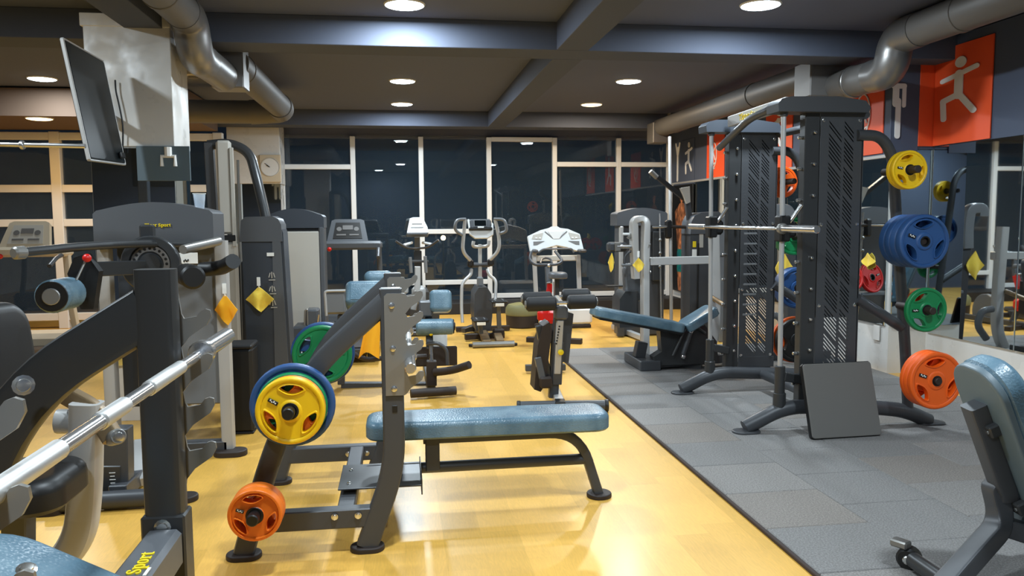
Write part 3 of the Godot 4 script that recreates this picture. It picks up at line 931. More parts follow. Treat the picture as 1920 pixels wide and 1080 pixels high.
func front_machine() -> void:
	# selectorised machine with the arched grey cover behind the front rack
	var at := Vector3(-1.7, 0, -5.0)
	var t := thing("weight_machine", "large grey weight machine with an arched cover, yellow lettering and a blue roller", "weight machine", at)
	var b := mb()
	var cx := 0.5 * (Vector3(-1.779, 1.436, -5.1).x + Vector3(-1.103, 1.431, -5.1).x)
	var w: float = Vector3(-1.103, 1.431, -5.1).x - Vector3(-1.779, 1.436, -5.1).x
	shroud_shape(b, Vector3(cx, 0, -5.1), w, 1.30, 1.515, 0.045, 0.3)
	part(t, "cover", b, M.shroud)
	part(t, "cover_lip", mb().box(Vector3(cx, 1.305, -4.935), Vector3(w - 0.06, 0.02, 0.03), 0.006), M.shroud_dark)
	letters(t, "Tiger Sport", Vector3(-1.416, 1.428, -4.945), Basis(), 0.026, M.logo_yellow)
	var xr: float = Vector3(-1.083, 0.84, -5.05).x
	var xl: float = Vector3(-1.756, 0.856, -5.05).x
	for x in [xl, xr]:
		part(t, "post", mb().rtube([Vector3(x, 1.33, -5.05), Vector3(x, 0.02, -5.05)], 0.09, 0.075, 0.0, Vector3.BACK, 0.02), M.silver)
		part(t, "foot", mb().foot(Vector3(x + 0.02, 0, -5.0), 0.2, 0.13, 0.035), M.brown)
	part(t, "stack_shield", mb().box(Vector3(0.5 * (xl + xr) + 0.13, 0.80, -5.1), Vector3(xr - xl - 0.36, 0.98, 0.02), 0.004), M.shield, "grey see-through look weight stack shield")
	part(t, "back_panel", mb().box(Vector3(cx, 0.8, -5.24), Vector3(w - 0.06, 1.05, 0.02), 0.004), M.shroud_dark)
	part(t, "sill", mb().bar(Vector3(xl, 0.05, -5.05), Vector3(xr, 0.05, -5.05), 0.09, 0.07), M.paint)
	part(t, "label_plate", mb().box(Vector3(-1.251, 1.23, -4.93), Vector3(0.115, 0.065, 0.004), 0.001), M.ink_white)
	for i in 4:
		part(t, "label_print", mb().box(Vector3(-1.272, 1.221, -4.926) + Vector3(0.008 * i, 0.006 * (i % 2) - 0.008, 0), Vector3(0.006, 0.012, 0.002), 0.0), M.badge)
	# cam disc
	var d0 := Vector3(-1.348, 1.218, -4.55)
	part(t, "cam_disc", mb().lathe(d0, Vector3.BACK, [Vector2(0.0, -0.03), Vector2(0.15, -0.03), Vector2(0.155, -0.02), Vector2(0.155, 0.012), Vector2(0.148, 0.02), Vector2(0.11, 0.02), Vector2(0.105, 0.006), Vector2(0.06, 0.006), Vector2(0.055, 0.03), Vector2(0.0, 0.03)], 36), M.paint_smooth)
	var ring := mb().lathe(d0 + Vector3(0, 0, 0.006), Vector3.BACK, [Vector2(0.103, 0.0), Vector2(0.101, 0.007), Vector2(0.07, 0.007), Vector2(0.068, 0.0)], 36)
	var rg := part(t, "scale_ring", ring, M.panel_grey)
	for k in 11:
		var a := PI * k / 10.0
		part(rg, "peg_hole", mb().cyl(d0 + Vector3(cos(a) * 0.086, sin(a) * 0.086, 0.01), d0 + Vector3(cos(a) * 0.086, sin(a) * 0.086, 0.0145), 0.008, 10), M.badge)
	part(t, "axle", mb().cyl(d0 + Vector3(0, 0, -0.5), d0, 0.04, 18), M.paint)
	part(t, "pulley_bracket", mb().box(Vector3(-1.373, 1.363, -4.6), Vector3(0.07, 0.14, 0.07), 0.01), M.paint_smooth)
	# long lever bar
	var l0 := Vector3(-1.725, 1.311, -3.9)
	var l1 := Vector3(-1.385, 1.333, -4.5)
	var l2 := Vector3(-1.061, 1.316, -4.75)
	part(t, "lever_bar", mb().tube([l0, Vector3(-1.575, 1.328, -4.2), l1, l2], 0.022, 14, 0.2), M.paint_smooth)
	part(t, "bar_cap", mb().cyl(l0 + (l0 - l1).normalized() * 0.03, l0 - (l0 - l1).normalized() * 0.03, 0.03, 18, 0.008), M.steel)
	part(t, "handle", mb().tube([Vector3(-1.113, 1.303, -4.3), Vector3(-0.999, 1.338, -4.6)], 0.024, 14), M.steel, "short steel handle tube")
	part(t, "handle", mb().tube([Vector3(-1.072, 1.187, -4.5), Vector3(-0.958, 1.195, -4.45), Vector3(-0.865, 1.239, -4.3)], 0.04, 14, 0.08), M.black, "thick black curved grip")
	part(t, "grip_end", mb().cyl(Vector3(-1.151, 1.16, -4.5), Vector3(-1.044, 1.165, -4.2), 0.062, 22, 0.012), M.black)
	# swing arm with the blue roller and red knob
	part(t, "swing_arm", mb().bar(Vector3(-1.563, 1.208, -4.3), Vector3(-1.321, 1.199, -4.62), 0.05, 0.075), M.paint_smooth)
	part(t, "arm_bracket", mb().prism([Vector2(-0.075, -0.02), Vector2(-0.04, 0.06), Vector2(0.02, 0.08), Vector2(0.075, -0.01), Vector2(0.04, -0.2), Vector2(-0.02, -0.2)], Vector3(-1.575, 1.211, -4.25), Vector3.RIGHT, Vector3.UP, 0.06), M.black)
	part(t, "knob_pin", mb().tube([Vector3(-1.563, 1.168, -4.1), Vector3(-1.533, 1.264, -4.15)], 0.006, 8), M.steel)
	part(t, "knob", mb().ball(Vector3(-1.52, 1.273, -4.13), 0.021, 16), M.red, "small red knob")
	part(t, "roller_axle", mb().cyl(Vector3(-1.615, 1.105, -3.95), Vector3(-1.599, 1.099, -4.3), 0.02, 12), M.steel)
	grip(t, Vector3(-1.605, 1.105, -3.92), Vector3(-1.619, 1.101, -4.16), 0.079, M.blue_pad, M.steel)
	# lower frame
	part(t, "base_tube", mb().tube([Vector3(-1.759, 0.05, -4.116), Vector3(-1.119, 0.05, -4.144)], 0.045, 14), M.paint)
	part(t, "rubber_foot", mb().foot(Vector3(-1.761, 0, -4.126), 0.16, 0.12), M.brown)
	part(t, "rubber_foot", mb().foot(Vector3(-1.146, 0, -4.209), 0.16, 0.12), M.brown)
	part(t, "base_beam", mb().bar(Vector3(-1.458, 0.06, -4.195), Vector3(cx, 0.06, -5.05), 0.09, 0.08), M.paint)
	part(t, "adjuster_sleeve", mb().bar(Vector3(-1.492, 0.083, -4.3), Vector3(-1.483, 0.382, -4.3), 0.14, 0.1, Vector3.BACK), M.paint)
	var ap := part(t, "adjuster_post", mb().bar(Vector3(-1.51, 0.004, -4.28), Vector3(-1.502, 0.19, -4.28), 0.1, 0.07, Vector3.BACK), M.paint_smooth)
	for i in 5:
		part(ap, "scale_mark", mb().box(Vector3(-1.494, 0.128, -4.24) + Vector3(0, 0.018 * i - 0.045, 0), Vector3(0.03 - 0.008 * (i % 2), 0.004, 0.002), 0.0), M.ink_white)
	part(t, "seat_strut", mb().bar(Vector3(-1.413, 0.045, -4.4), Vector3(-1.499, 0.184, -4.7), 0.06, 0.06), M.silver)
	# things left on top
	var top := Vector3(-1.192, 1.503, -5.02)
	var c := thing("plastic_cup", "clear plastic cup left on top of the grey weight machine", "cup", Vector3(top.x, 1.523, -5.02))
	part(c, "wall", mb().lathe(Vector3(top.x, 1.523, -5.02), Vector3.UP, [Vector2(0, 0.0), Vector2(0.026, 0.0), Vector2(0.036, 0.09), Vector2(0.0345, 0.09), Vector2(0.025, 0.003), Vector2(0.0, 0.003)], 24), M.cup)
	part(c, "rim", mb().lathe(Vector3(top.x, 1.523, -5.02), Vector3.UP, [Vector2(0.035, 0.089), Vector2(0.0385, 0.09), Vector2(0.0385, 0.094), Vector2(0.035, 0.094)], 24), M.ink_white)

func seated_machine() -> void:
	# black padded machine with a curved silver leg behind the barbell at the left edge
	var at := Vector3(-1.35, 0, -3.0)
	var t := thing("seated_machine", "seated machine with black pads and a curved silver leg at the left edge", "weight machine", at)
	part(t, "curved_leg", mb().rtube([Vector3(-1.131, 0.798, -3), Vector3(-1.153, 0.462, -3), Vector3(-1.18, 0.293, -3), Vector3(-1.287, 0.169, -3), Vector3(-1.425, 0.129, -3)], 0.1, 0.105, 0.2, Vector3.BACK, 0.025), M.silver, "curved silver frame tube")
	part(t, "floor_rail", mb().bar(Vector3(-1.9, 0.05, -3.0), Vector3(-1.25, 0.05, -3.0), 0.1, 0.08), M.silver)
	part(t, "rubber_foot", mb().foot(Vector3(-1.28, 0, -3.0), 0.15, 0.12), M.brown)
	part(t, "rubber_foot", mb().foot(Vector3(-1.9, 0, -3.0), 0.15, 0.12), M.brown)
	part(t, "lever", mb().rtube([Vector3(-1.212, 0.816, -3.05), Vector3(-1.101, 0.767, -3), Vector3(-1.03, 0.675, -2.95)], 0.05, 0.07, 0.06, Vector3.BACK), M.tan, "tan metal linkage lever")
	part(t, "link", mb().tube([Vector3(-1.254, 0.722, -3.05), Vector3(-1.125, 0.716, -3.05)], 0.045, 14), M.silver)
	bolts(t, [Vector3(-0.995, 0.695, -2.9), Vector3(-0.871, 1.073, -1.95)], Vector3(0.5, 0.1, 1), 0.016)
	part(t, "pivot", mb().cyl(Vector3(-1.048, 0.668, -2.98), Vector3(-0.995, 0.695, -2.9), 0.028, 16), M.steel)
	part(t, "back_post", mb().bar(Vector3(-1.5, 0.08, -3.0), Vector3(-1.62, 1.05, -3.0), 0.08, 0.09, Vector3.BACK), M.paint)
	var z := Vector3(0.97, 0.12, 0.2).normalized()
	var x := Vector3.UP.cross(z).normalized()
	part(t, "back_pad", mb().pad(Vector3(-1.312, 0.978, -2.75), Basis(x, z, x.cross(z)), 0.32, 0.42, 0.1, 0.04, 0.1), M.black)
	part(t, "seat_pad", mb().pad(Vector3(-1.262, 0.583, -2.75), Basis(Vector3.RIGHT, 0.0), 0.36, 0.36, 0.11, 0.045, 0.1), M.black)
	part(t, "seat_post", mb().bar(Vector3(-1.288, 0.512, -2.8), Vector3(-1.351, 0.171, -2.9), 0.08, 0.08, Vector3.BACK), M.paint)

func cable_tower() -> void:
	# tall lat machine behind the white column
	var at := Vector3(-1.55, 0, -6.8)
	var t := thing("lat_machine", "tall dark cable tower with cream panels and an arched black tube beside the column", "weight machine", at)
	var z := -6.8
	part(t, "rear_post", mb().bar(Vector3(-1.521, 2.085, -6.8), Vector3(-1.485, -0.094, -6.8) * Vector3(1, 0, 1) + Vector3(0, 0.02, 0), 0.07, 0.08, Vector3.BACK), M.paint)
	var xa: float = Vector3(-1.398, 1.512, -6.75).x
	part(t, "side_panel", mb().box(Vector3(xa, 1.72, -6.75), Vector3(0.12, 0.76, 0.06), 0.02), M.pale, "cream upper side panel")
	part(t, "side_panel", mb().box(Vector3(xa + 0.02, 0.68, -6.75), Vector3(0.12, 1.2, 0.06), 0.02), M.pale, "cream lower side panel")
	part(t, "panel_joint", mb().box(Vector3(xa + 0.01, 1.31, -6.74), Vector3(0.13, 0.05, 0.07), 0.004), M.black)
	part(t, "guide_strip", mb().box(Vector3(-1.333, 1.641, -6.72), Vector3(0.03, 0.8, 0.02), 0.003), M.pale)
	part(t, "guide_rod", mb().tube([Vector3(-1.3, 1.948, -6.8), Vector3(-1.321, -0.1, -6.8)], 0.012, 8), M.steel)
	part(t, "weight_stack", mb().box(Vector3(-1.317, 0.663, -6.85), Vector3(0.1, 0.9, 0.12), 0.006), M.paint_smooth)
	part(t, "top_arch", mb().tube([Vector3(-1.53, 2.067, -6.8), Vector3(-1.362, 2.086, -6.8), Vector3(-1.196, 2.009, -6.75), Vector3(-1.12, 1.745, -6.65), Vector3(-1.055, 1.457, -6.6), Vector3(-1.042, 1.208, -6.6)], 0.04, 14, 0.25), M.paint_smooth, "thick arched black tube")
	part(t, "base", mb().bar(Vector3(-1.75, 0.05, -6.8), Vector3(-1.2, 0.05, -6.8), 0.1, 0.08), M.paint)
	part(t, "base_leg", mb().bar(Vector3(-1.15, 0.05, -6.8), Vector3(-1.02, 0.991, -6.6) * Vector3(1, 0, 1) + Vector3(0, 0.05, 0), 0.08, 0.08), M.paint)
	part(t, "mast", mb().bar(Vector3(-1.033, 1.251, -6.6), Vector3(-1.02, 0.991, -6.6) * Vector3(1, 0, 1) + Vector3(0, 0.02, 0), 0.06, 0.06, Vector3.BACK), M.paint)
	# chrome pull-down bar hanging far left
	var lb := thing("pulldown_bar", "thin chrome bar seen high at the left edge, in front of the cream window frame", "exercise bar", Vector3(-1.891, 1.859, -4.6))
	part(lb, "tube", mb().tube([Vector3(-2.202, 1.866, -4.6), Vector3(-1.671, 1.858, -4.6)], 0.0125, 12), M.chrome)
	part(lb, "joint", mb().cyl(Vector3(-1.997, 1.862, -4.6), Vector3(-1.976, 1.862, -4.6), 0.024, 14), M.chrome)
	part(lb, "post", mb().bar(Vector3(-2.207, 1.866, -4.6) + Vector3(0, 0.1, 0), Vector3(-2.207, 1.866, -4.6) * Vector3(1, 0, 1), 0.08, 0.08, Vector3.BACK), M.paint)

func column_machines() -> void:
	var z := -5.9
	var t := thing("weight_machine", "slim blue-grey machine housing with white instruction marks and a yellow cloth, beside the black bin", "weight machine", Vector3(-1.0, 0, z))
	var x0: float = Vector3(-1.122, 0.889, -5.9).x
	var x1: float = Vector3(-0.819, 0.882, -5.9).x
	var b := mb()
	var p := [Vector2(x0 + 0.02, 0.02), Vector2(x1 + 0.03, 0.02), Vector2(x1 - 0.01, 1.36), Vector2(x1 - 0.035, 1.44), Vector2(x1 - 0.07, 1.47), Vector2(x0 + 0.03, 1.465), Vector2(x0, 1.43)]
	part(t, "housing", b.prism(p, Vector3(0, 0, z - 0.1), Vector3.RIGHT, Vector3.UP, 0.24), M.shroud_dark)
	part(t, "corner_moulding", mb().prism([Vector2(x1 - 0.1, 0.02), Vector2(x1 + 0.012, 0.02), Vector2(x1 - 0.03, 1.38), Vector2(x1 - 0.085, 1.40)], Vector3(0, 0, z + 0.024), Vector3.RIGHT, Vector3.UP, 0.02), M.shroud)
	part(t, "top_cap", mb().prism([Vector2(x0 - 0.008, 1.30), Vector2(x1 - 0.015, 1.30), Vector2(x1 - 0.02, 1.42), Vector2(x1 - 0.04, 1.462), Vector2(x1 - 0.08, 1.482), Vector2(x0 + 0.035, 1.477), Vector2(x0 + 0.005, 1.45)], Vector3(0, 0, z - 0.09), Vector3.RIGHT, Vector3.UP, 0.25), M.shroud)
	for i in 3:
		var q := part(t, "instruction_print", mb().box(Vector3(-0.914, 1.024, -5.86) + Vector3(0.004 * i, -0.1 * i, 0), Vector3(0.045, 0.006, 0.002), 0.0), M.pale)
		for k in 3:
			part(q, "figure_mark", mb().box(Vector3(-0.914, 1.024, -5.86) + Vector3(0.016 * k - 0.016, -0.1 * i + 0.035, 0), Vector3(0.006, 0.035 + 0.012 * (k % 2), 0.002), 0.0, Basis(Vector3.BACK, 0.3 * (k - 1))), M.pale)
	part(t, "maker_plate", mb().box(Vector3(-0.919, 1.208, -5.86), Vector3(0.05, 0.025, 0.002), 0.0), M.ink_white)
	part(t, "foot", mb().box(Vector3((x0 + x1) * 0.5 + 0.02, 0.012, z - 0.1), Vector3(0.4, 0.024, 0.3), 0.006), M.black)
	cloth(Vector3(-1.003, 0.981, -5.83), 0.20, 0.185, 0.06, "bright yellow square cloth on the blue-grey housing, right of the crumpled one", true, 3)
	cloth(Vector3(-1.059, 1.005, -4.98), 0.14, 0.19, 0.1, "crumpled golden cloth hanging on the silver post of the grey machine", true, 5, Vector3.BACK, false, M.cloth_gold)
	# black bin
	var n := thing("bin", "plain black bin on the floor between the grey machine and the blue-grey housing", "bin", Vector3(-1.22, 0, -5.6))
	var c := Vector3(Vector3(-1.104, 0.324, -5.6).x, 0, -5.6)
	part(n, "body", mb().box(c + Vector3(0, 0.30, 0), Vector3(0.2, 0.58, 0.25), 0.02), M.black)
	part(n, "lid", mb().box(c + Vector3(0, 0.60, 0), Vector3(0.205, 0.03, 0.255), 0.01), M.foam)
	part(n, "base_ring", mb().box(c + Vector3(0, 0.008, 0), Vector3(0.19, 0.016, 0.24), 0.004), M.foam)
	# dark cover with the pale panel
	z = -7.6
	var t2 := thing("weight_machine", "dark machine with arched cover and tall pale panel, left of the far treadmill", "weight machine", Vector3(-0.95, 0, z))
	x0 = Vector3(-1.215, 1.022, -7.6).x
	x1 = Vector3(-0.685, 1.014, -7.6).x
	var cb := mb()
	shroud_shape(cb, Vector3((x0 + x1) * 0.5, 0, z), x1 - x0, 1.38, 1.50, 0.055, 0.3)
	part(t2, "cover", cb, M.shroud_dark)
	part(t2, "housing", mb().box(Vector3((x0 + x1) * 0.5, 0.70, z - 0.02), Vector3(x1 - x0 - 0.01, 1.37, 0.24), 0.01), M.paint)
	part(t2, "front_panel", mb().box(Vector3(-0.911, 0.73, -7.46) * Vector3(1, 0, 1) + Vector3(0, 0.80, 0), Vector3(0.37, 1.1, 0.03), 0.012), M.pale, "tall pale grey front panel")
	part(t2, "corner_post", mb().box(Vector3(-0.709, 0.725, -7.46) * Vector3(1, 0, 1) + Vector3(0, 0.7, 0), Vector3(0.05, 1.38, 0.04), 0.012), M.shroud)
	part(t2, "arm_block", mb().box(Vector3(-0.768, 0.425, -7.2), Vector3(0.36, 0.2, 0.3), 0.02), M.paint)
	part(t2, "arm_block", mb().box(Vector3(-0.778, 0.585, -7.2), Vector3(0.11, 0.16, 0.2), 0.015), M.shroud)
	part(t2, "cable_guide", mb().tube([Vector3(-0.842, 0.527, -7.1), Vector3(-0.834, 0.66, -7.1), Vector3(-0.815, 0.669, -7.1), Vector3(-0.815, 0.527, -7.1)], 0.008, 8, 0.02), M.steel)
	part(t2, "bright_pin", mb().tube([Vector3(-0.715, 0.625, -7.05), Vector3(-0.726, 0.559, -7.05)], 0.008, 8), M.chrome)

func leg_curl() -> void:
	var z := -6.6
	var t := thing("leg_curl_machine", "leg curl machine with light blue rollers and pads behind the flat bench", "weight machine", Vector3(0.35, 0, z))
	part(t, "front_bar", mb().tube([Vector3(0.067, 0.05, -6.333), Vector3(0.437, 0.05, -6.389)], 0.036, 14), M.brown)
	part(t, "front_post", mb().bar(Vector3(0.244, 0.068, -6.55), Vector3(0.247, 0.276, -6.55), 0.085, 0.085, Vector3.BACK), M.brown)
	part(t, "base_rail", mb().bar(Vector3(0.243, 0.045, -6.55), Vector3(0.236, -0.178, -7.6) * Vector3(1, 0, 1) + Vector3(0, 0.05, 0), 0.07, 0.07), M.paint)
	part(t, "adjuster_rod", mb().tube([Vector3(0.247, 0.258, -6.55), Vector3(0.242, 0.433, -6.58)], 0.017, 10), M.chrome)
	part(t, "yellow_knob", mb().ball(Vector3(0.245, 0.505, -6.52), 0.017, 12), M.logo_yellow)
	part(t, "mid_post", mb().bar(Vector3(0.237, 0.363, -6.6), Vector3(0.232, 0.69, -6.7), 0.06, 0.06, Vector3.BACK), M.paint)
	part(t, "carriage", mb().box(Vector3(0.207, 0.711, -6.6), Vector3(0.11, 0.13, 0.1), 0.012), M.shroud)
	part(t, "silver_frame", mb().rtube([Vector3(0.107, 0.687, -6.75), Vector3(0.146, 0.869, -6.75), Vector3(0.15, 1.051, -6.75)], 0.06, 0.05, 0.05, Vector3.BACK), M.silver)
	part(t, "silver_yoke", mb().box(Vector3(0.155, 0.809, -6.76), Vector3(0.12, 0.16, 0.07), 0.03), M.silver)
	part(t, "yoke_cap", mb().cyl(Vector3(0.028, 0.831, -6.7), Vector3(0.03, 0.898, -6.7), 0.04, 16, 0.01), M.silver)
	part(t, "thigh_pad", mb().pad(Vector3(0.332, 0.766, -6.6), Basis(Vector3.RIGHT, Vector3(0, 0.25, 0.97), Vector3(0, -0.97, 0.25)), 0.185, 0.185, 0.12, 0.03, 0.04), M.blue_pad)
	part(t, "back_pad", mb().pad(Vector3(-0.261, 0.842, -6.5), Basis(Vector3.RIGHT, Vector3(0, 0.5, 0.86), Vector3(0, -0.86, 0.5)), 0.36, 0.23, 0.13, 0.05, 0.05), M.blue_pad)
	part(t, "head_pad", mb().pad(Vector3(-0.183, 0.951, -6.9), Basis(Vector3.RIGHT, Vector3(0, 0.2, 0.98), Vector3(0, -0.98, 0.2)), 0.25, 0.12, 0.1, 0.04, 0.055), M.blue_pad)
	grip(t, Vector3(0.433, 0.559, -6.55), Vector3(0.123, 0.558, -6.55), 0.068, M.blue_pad, M.black)
	part(t, "roller_pad", mb().cyl(Vector3(-0.273, 0.509, -6.62), Vector3(0.089, 0.558, -6.62), 0.085, 24, 0.02), M.blue_pad)
	part(t, "roller_axle", mb().cyl(Vector3(-0.317, 0.506, -6.62), Vector3(0.437, 0.552, -6.6), 0.016, 10), M.paint)
	part(t, "foot_panel", mb().box(Vector3(0.296, 0.276, -6.75), Vector3(0.36, 0.17, 0.03), 0.01), M.brown, "dark brown flat panel")
	part(t, "cable_bow", mb().tube([Vector3(0.209, 0.417, -6.55), Vector3(0.304, 0.431, -6.5), Vector3(0.374, 0.375, -6.5), Vector3(0.377, 0.245, -6.5)], 0.016, 10, 0.06), M.paint)
	part(t, "leg_arm", mb().tube([Vector3(0.27, 0.185, -6.5), Vector3(0.419, 0.217, -6.4), Vector3(0.542, 0.276, -6.3)], 0.033, 14, 0.15), M.brown, "curved brown tube")
	part(t, "leg_arm", mb().tube([Vector3(-0.4, 0.367, -6.5), Vector3(-0.282, 0.306, -6.5), Vector3(-0.178, 0.316, -6.5), Vector3(0.207, 0.313, -6.55)], 0.02, 10, 0.08), M.brown, "thin brown tube")
	part(t, "white_box", mb().box(Vector3(0.324, 0.396, -6.9), Vector3(0.15, 0.12, 0.1), 0.01), M.panel_white)
	part(t, "counterweight", mb().box(Vector3(-0.549, 0.75, -6.9), Vector3(0.18, 0.2, 0.16), 0.02), M.shield)
	part(t, "counterweight_frame", mb().tube([Vector3(-0.626, 0.641, -6.82), Vector3(-0.634, 0.851, -6.82), Vector3(-0.452, 0.852, -6.82)], 0.012, 8, 0.03), M.silver)
	part(t, "side_frame", mb().bar(Vector3(-0.507, 0.638, -6.9), Vector3(-0.522, 0.032, -6.9), 0.06, 0.08, Vector3.BACK), M.paint)
	part(t, "side_rail", mb().bar(Vector3(-0.507, 0.638, -6.9), Vector3(0.201, 0.772, -6.8), 0.05, 0.06), M.paint)
	part(t, "cross_foot", mb().bar(Vector3(-0.523, 0.023, -6.9), Vector3(0.214, -0.004, -6.9), 0.07, 0.05), M.paint)
	cloth(Vector3(-0.22, 0.632, -6.42), 0.15, 0.31, 0.28, "long yellow cloth draped over the leg curl roller behind the flat bench", false, 8, Vector3.BACK, true, M.cloth_gold)

func treadmill(at: Vector3, label: String, face: Material, body: Material) -> Node3D:
	# user side towards +z; built round the floor point below the console
	var t := thing("treadmill", label, "treadmill", at, "")
	var o := at
	var tilt := Basis(Vector3.RIGHT, -0.55)
	var pw := [Vector2(-0.24, -0.14), Vector2(0.24, -0.14), Vector2(0.19, 0.15), Vector2(0.15, 0.17), Vector2(-0.15, 0.17), Vector2(-0.19, 0.15)]
	part(t, "console", mb().prism(pw, o + Vector3(0, 1.30, 0), tilt.x, tilt.y, 0.06), body)
	var cp := part(t, "console_panel", mb().prism([Vector2(-0.17, -0.1), Vector2(0.17, -0.1), Vector2(0.14, 0.12), Vector2(-0.14, 0.12)], o + Vector3(0, 1.30, 0) + tilt.z * 0.032, tilt.x, tilt.y, 0.006), face)
	part(cp, "display", mb().box(o + Vector3(0, 1.30, 0) + tilt.z * 0.037 + tilt.y * 0.05, Vector3(0.12, 0.06, 0.004), 0.001, tilt), M.panel_grey)
	for s in [-1.0, 1.0]:
		part(cp, "dial", mb().cyl(o + Vector3(0, 1.30, 0) + tilt.z * 0.034 + tilt.x * 0.1 * s + tilt.y * 0.03, o + Vector3(0, 1.30, 0) + tilt.z * 0.038 + tilt.x * 0.1 * s + tilt.y * 0.03, 0.03, 16, 0.001), M.panel_grey)
		part(cp, "key_row", mb().box(o + Vector3(0, 1.30, 0) + tilt.z * 0.037 + tilt.y * -0.05 + tilt.x * 0.075 * s, Vector3(0.11, 0.02, 0.004), 0.001, tilt), M.panel_grey)
	part(t, "tray", mb().box(o + Vector3(0.02, 1.15, 0.02), Vector3(0.76, 0.1, 0.24), 0.025), body)
	part(t, "stop_button", mb().ball(o + Vector3(-0.21, 1.11, 0.14), 0.026, 12), M.red, "red emergency button")
	for s in [-1.0, 1.0]:
		part(t, "upright", mb().rtube([o + Vector3(0.36 * s, 1.16, 0.0), o + Vector3(0.37 * s, 0.6, -0.02), o + Vector3(0.37 * s, 0.1, -0.2)], 0.06, 0.08, 0.2, Vector3.RIGHT), body)
		part(t, "handrail", mb().tube([o + Vector3(0.36 * s, 1.13, 0.0), o + Vector3(0.36 * s, 1.1, 0.25), o + Vector3(0.36 * s, 1.02, 0.42)], 0.022, 10, 0.1), M.paint)
		part(t, "side_rail", mb().box(o + Vector3(0.34 * s, 0.17, 0.75), Vector3(0.1, 0.06, 1.7), 0.015), M.shroud)
	part(t, "motor_hood", mb().box(o + Vector3(0, 0.17, -0.25), Vector3(0.78, 0.24, 0.42), 0.05), body)
	part(t, "deck", mb().box(o + Vector3(0, 0.13, 0.75), Vector3(0.6, 0.05, 1.66), 0.01), M.paint)
	part(t, "belt", mb().box(o + Vector3(0, 0.163, 0.75), Vector3(0.52, 0.012, 1.6), 0.004), M.brown)
	for s in [-1.0, 1.0]:
		part(t, "rubber_foot", mb().box(o + Vector3(0.3 * s, 0.055, 1.45), Vector3(0.08, 0.11, 0.1), 0.01), M.black)
		part(t, "rubber_foot", mb().box(o + Vector3(0.3 * s, 0.03, -0.3), Vector3(0.08, 0.06, 0.1), 0.01), M.black)
	return t

func television() -> void:
	var a := Vector3(-1.787, 1.809, -4.95)     # near bottom
	var b := Vector3(-1.888, 2.493, -4.95)      # near top
	var c := Vector3(-1.849, 1.836, -5.75)     # far bottom
	var t := thing("television", "thin flat television hung high beside the white column, its dark back towards the room", "television", (a + b) * 0.5)
	var up := (b - a)
	var al := (c - a)
	var n := al.cross(up).normalized()
	if n.x < 0:
		n = -n
	var h := up.length()
	var l := al.length()
	var y := up.normalized()
	var x := al.normalized()
	var z := x.cross(y).normalized()
	y = z.cross(x)
	var B := Basis(x, y, z)
	var cen := a + x * l * 0.5 + y * h * 0.5
	part(t, "back_shell", mb().box(cen + n * 0.004, Vector3(l - 0.02, h - 0.02, 0.024), 0.004, B), M.screen)
	part(t, "screen", mb().box(cen - n * 0.012, Vector3(l - 0.04, h - 0.04, 0.008), 0.002, B), M.black)
	part(t, "bezel", mb().box(a + y * h * 0.5 + n * 0.004, Vector3(0.014, h, 0.022), 0.004, B).box(cen - y * h * 0.5 + n * 0.004, Vector3(l, 0.012, 0.022), 0.004, B).box(cen + y * h * 0.5 + n * 0.004, Vector3(l, 0.01, 0.022), 0.004, B).box(a + x * l + y * h * 0.5 + n * 0.004, Vector3(0.012, h, 0.022), 0.004, B), M.silver, "silver edge frame")
	part(t, "port_cover", mb().box(cen + n * 0.028 + x * (l * 0.36) - y * (h * 0.42), Vector3(0.1, 0.04, 0.02), 0.006, B), M.black)
	part(t, "wall_bracket", mb().bar(cen - n * 0.02 + x * 0.3, Vector3(-1.98, cen.y, -5.97), 0.05, 0.06), M.black)
	part(t, "cable", mb().tube([Vector3(-1.936, 2.432, -5.93), Vector3(-1.936, 2.359, -5.93), Vector3(-1.916, 2.25, -5.93), Vector3(-1.898, 2.121, -5.93), Vector3(-1.91, 1.937, -5.93)], 0.006, 8, 0.1), M.black)

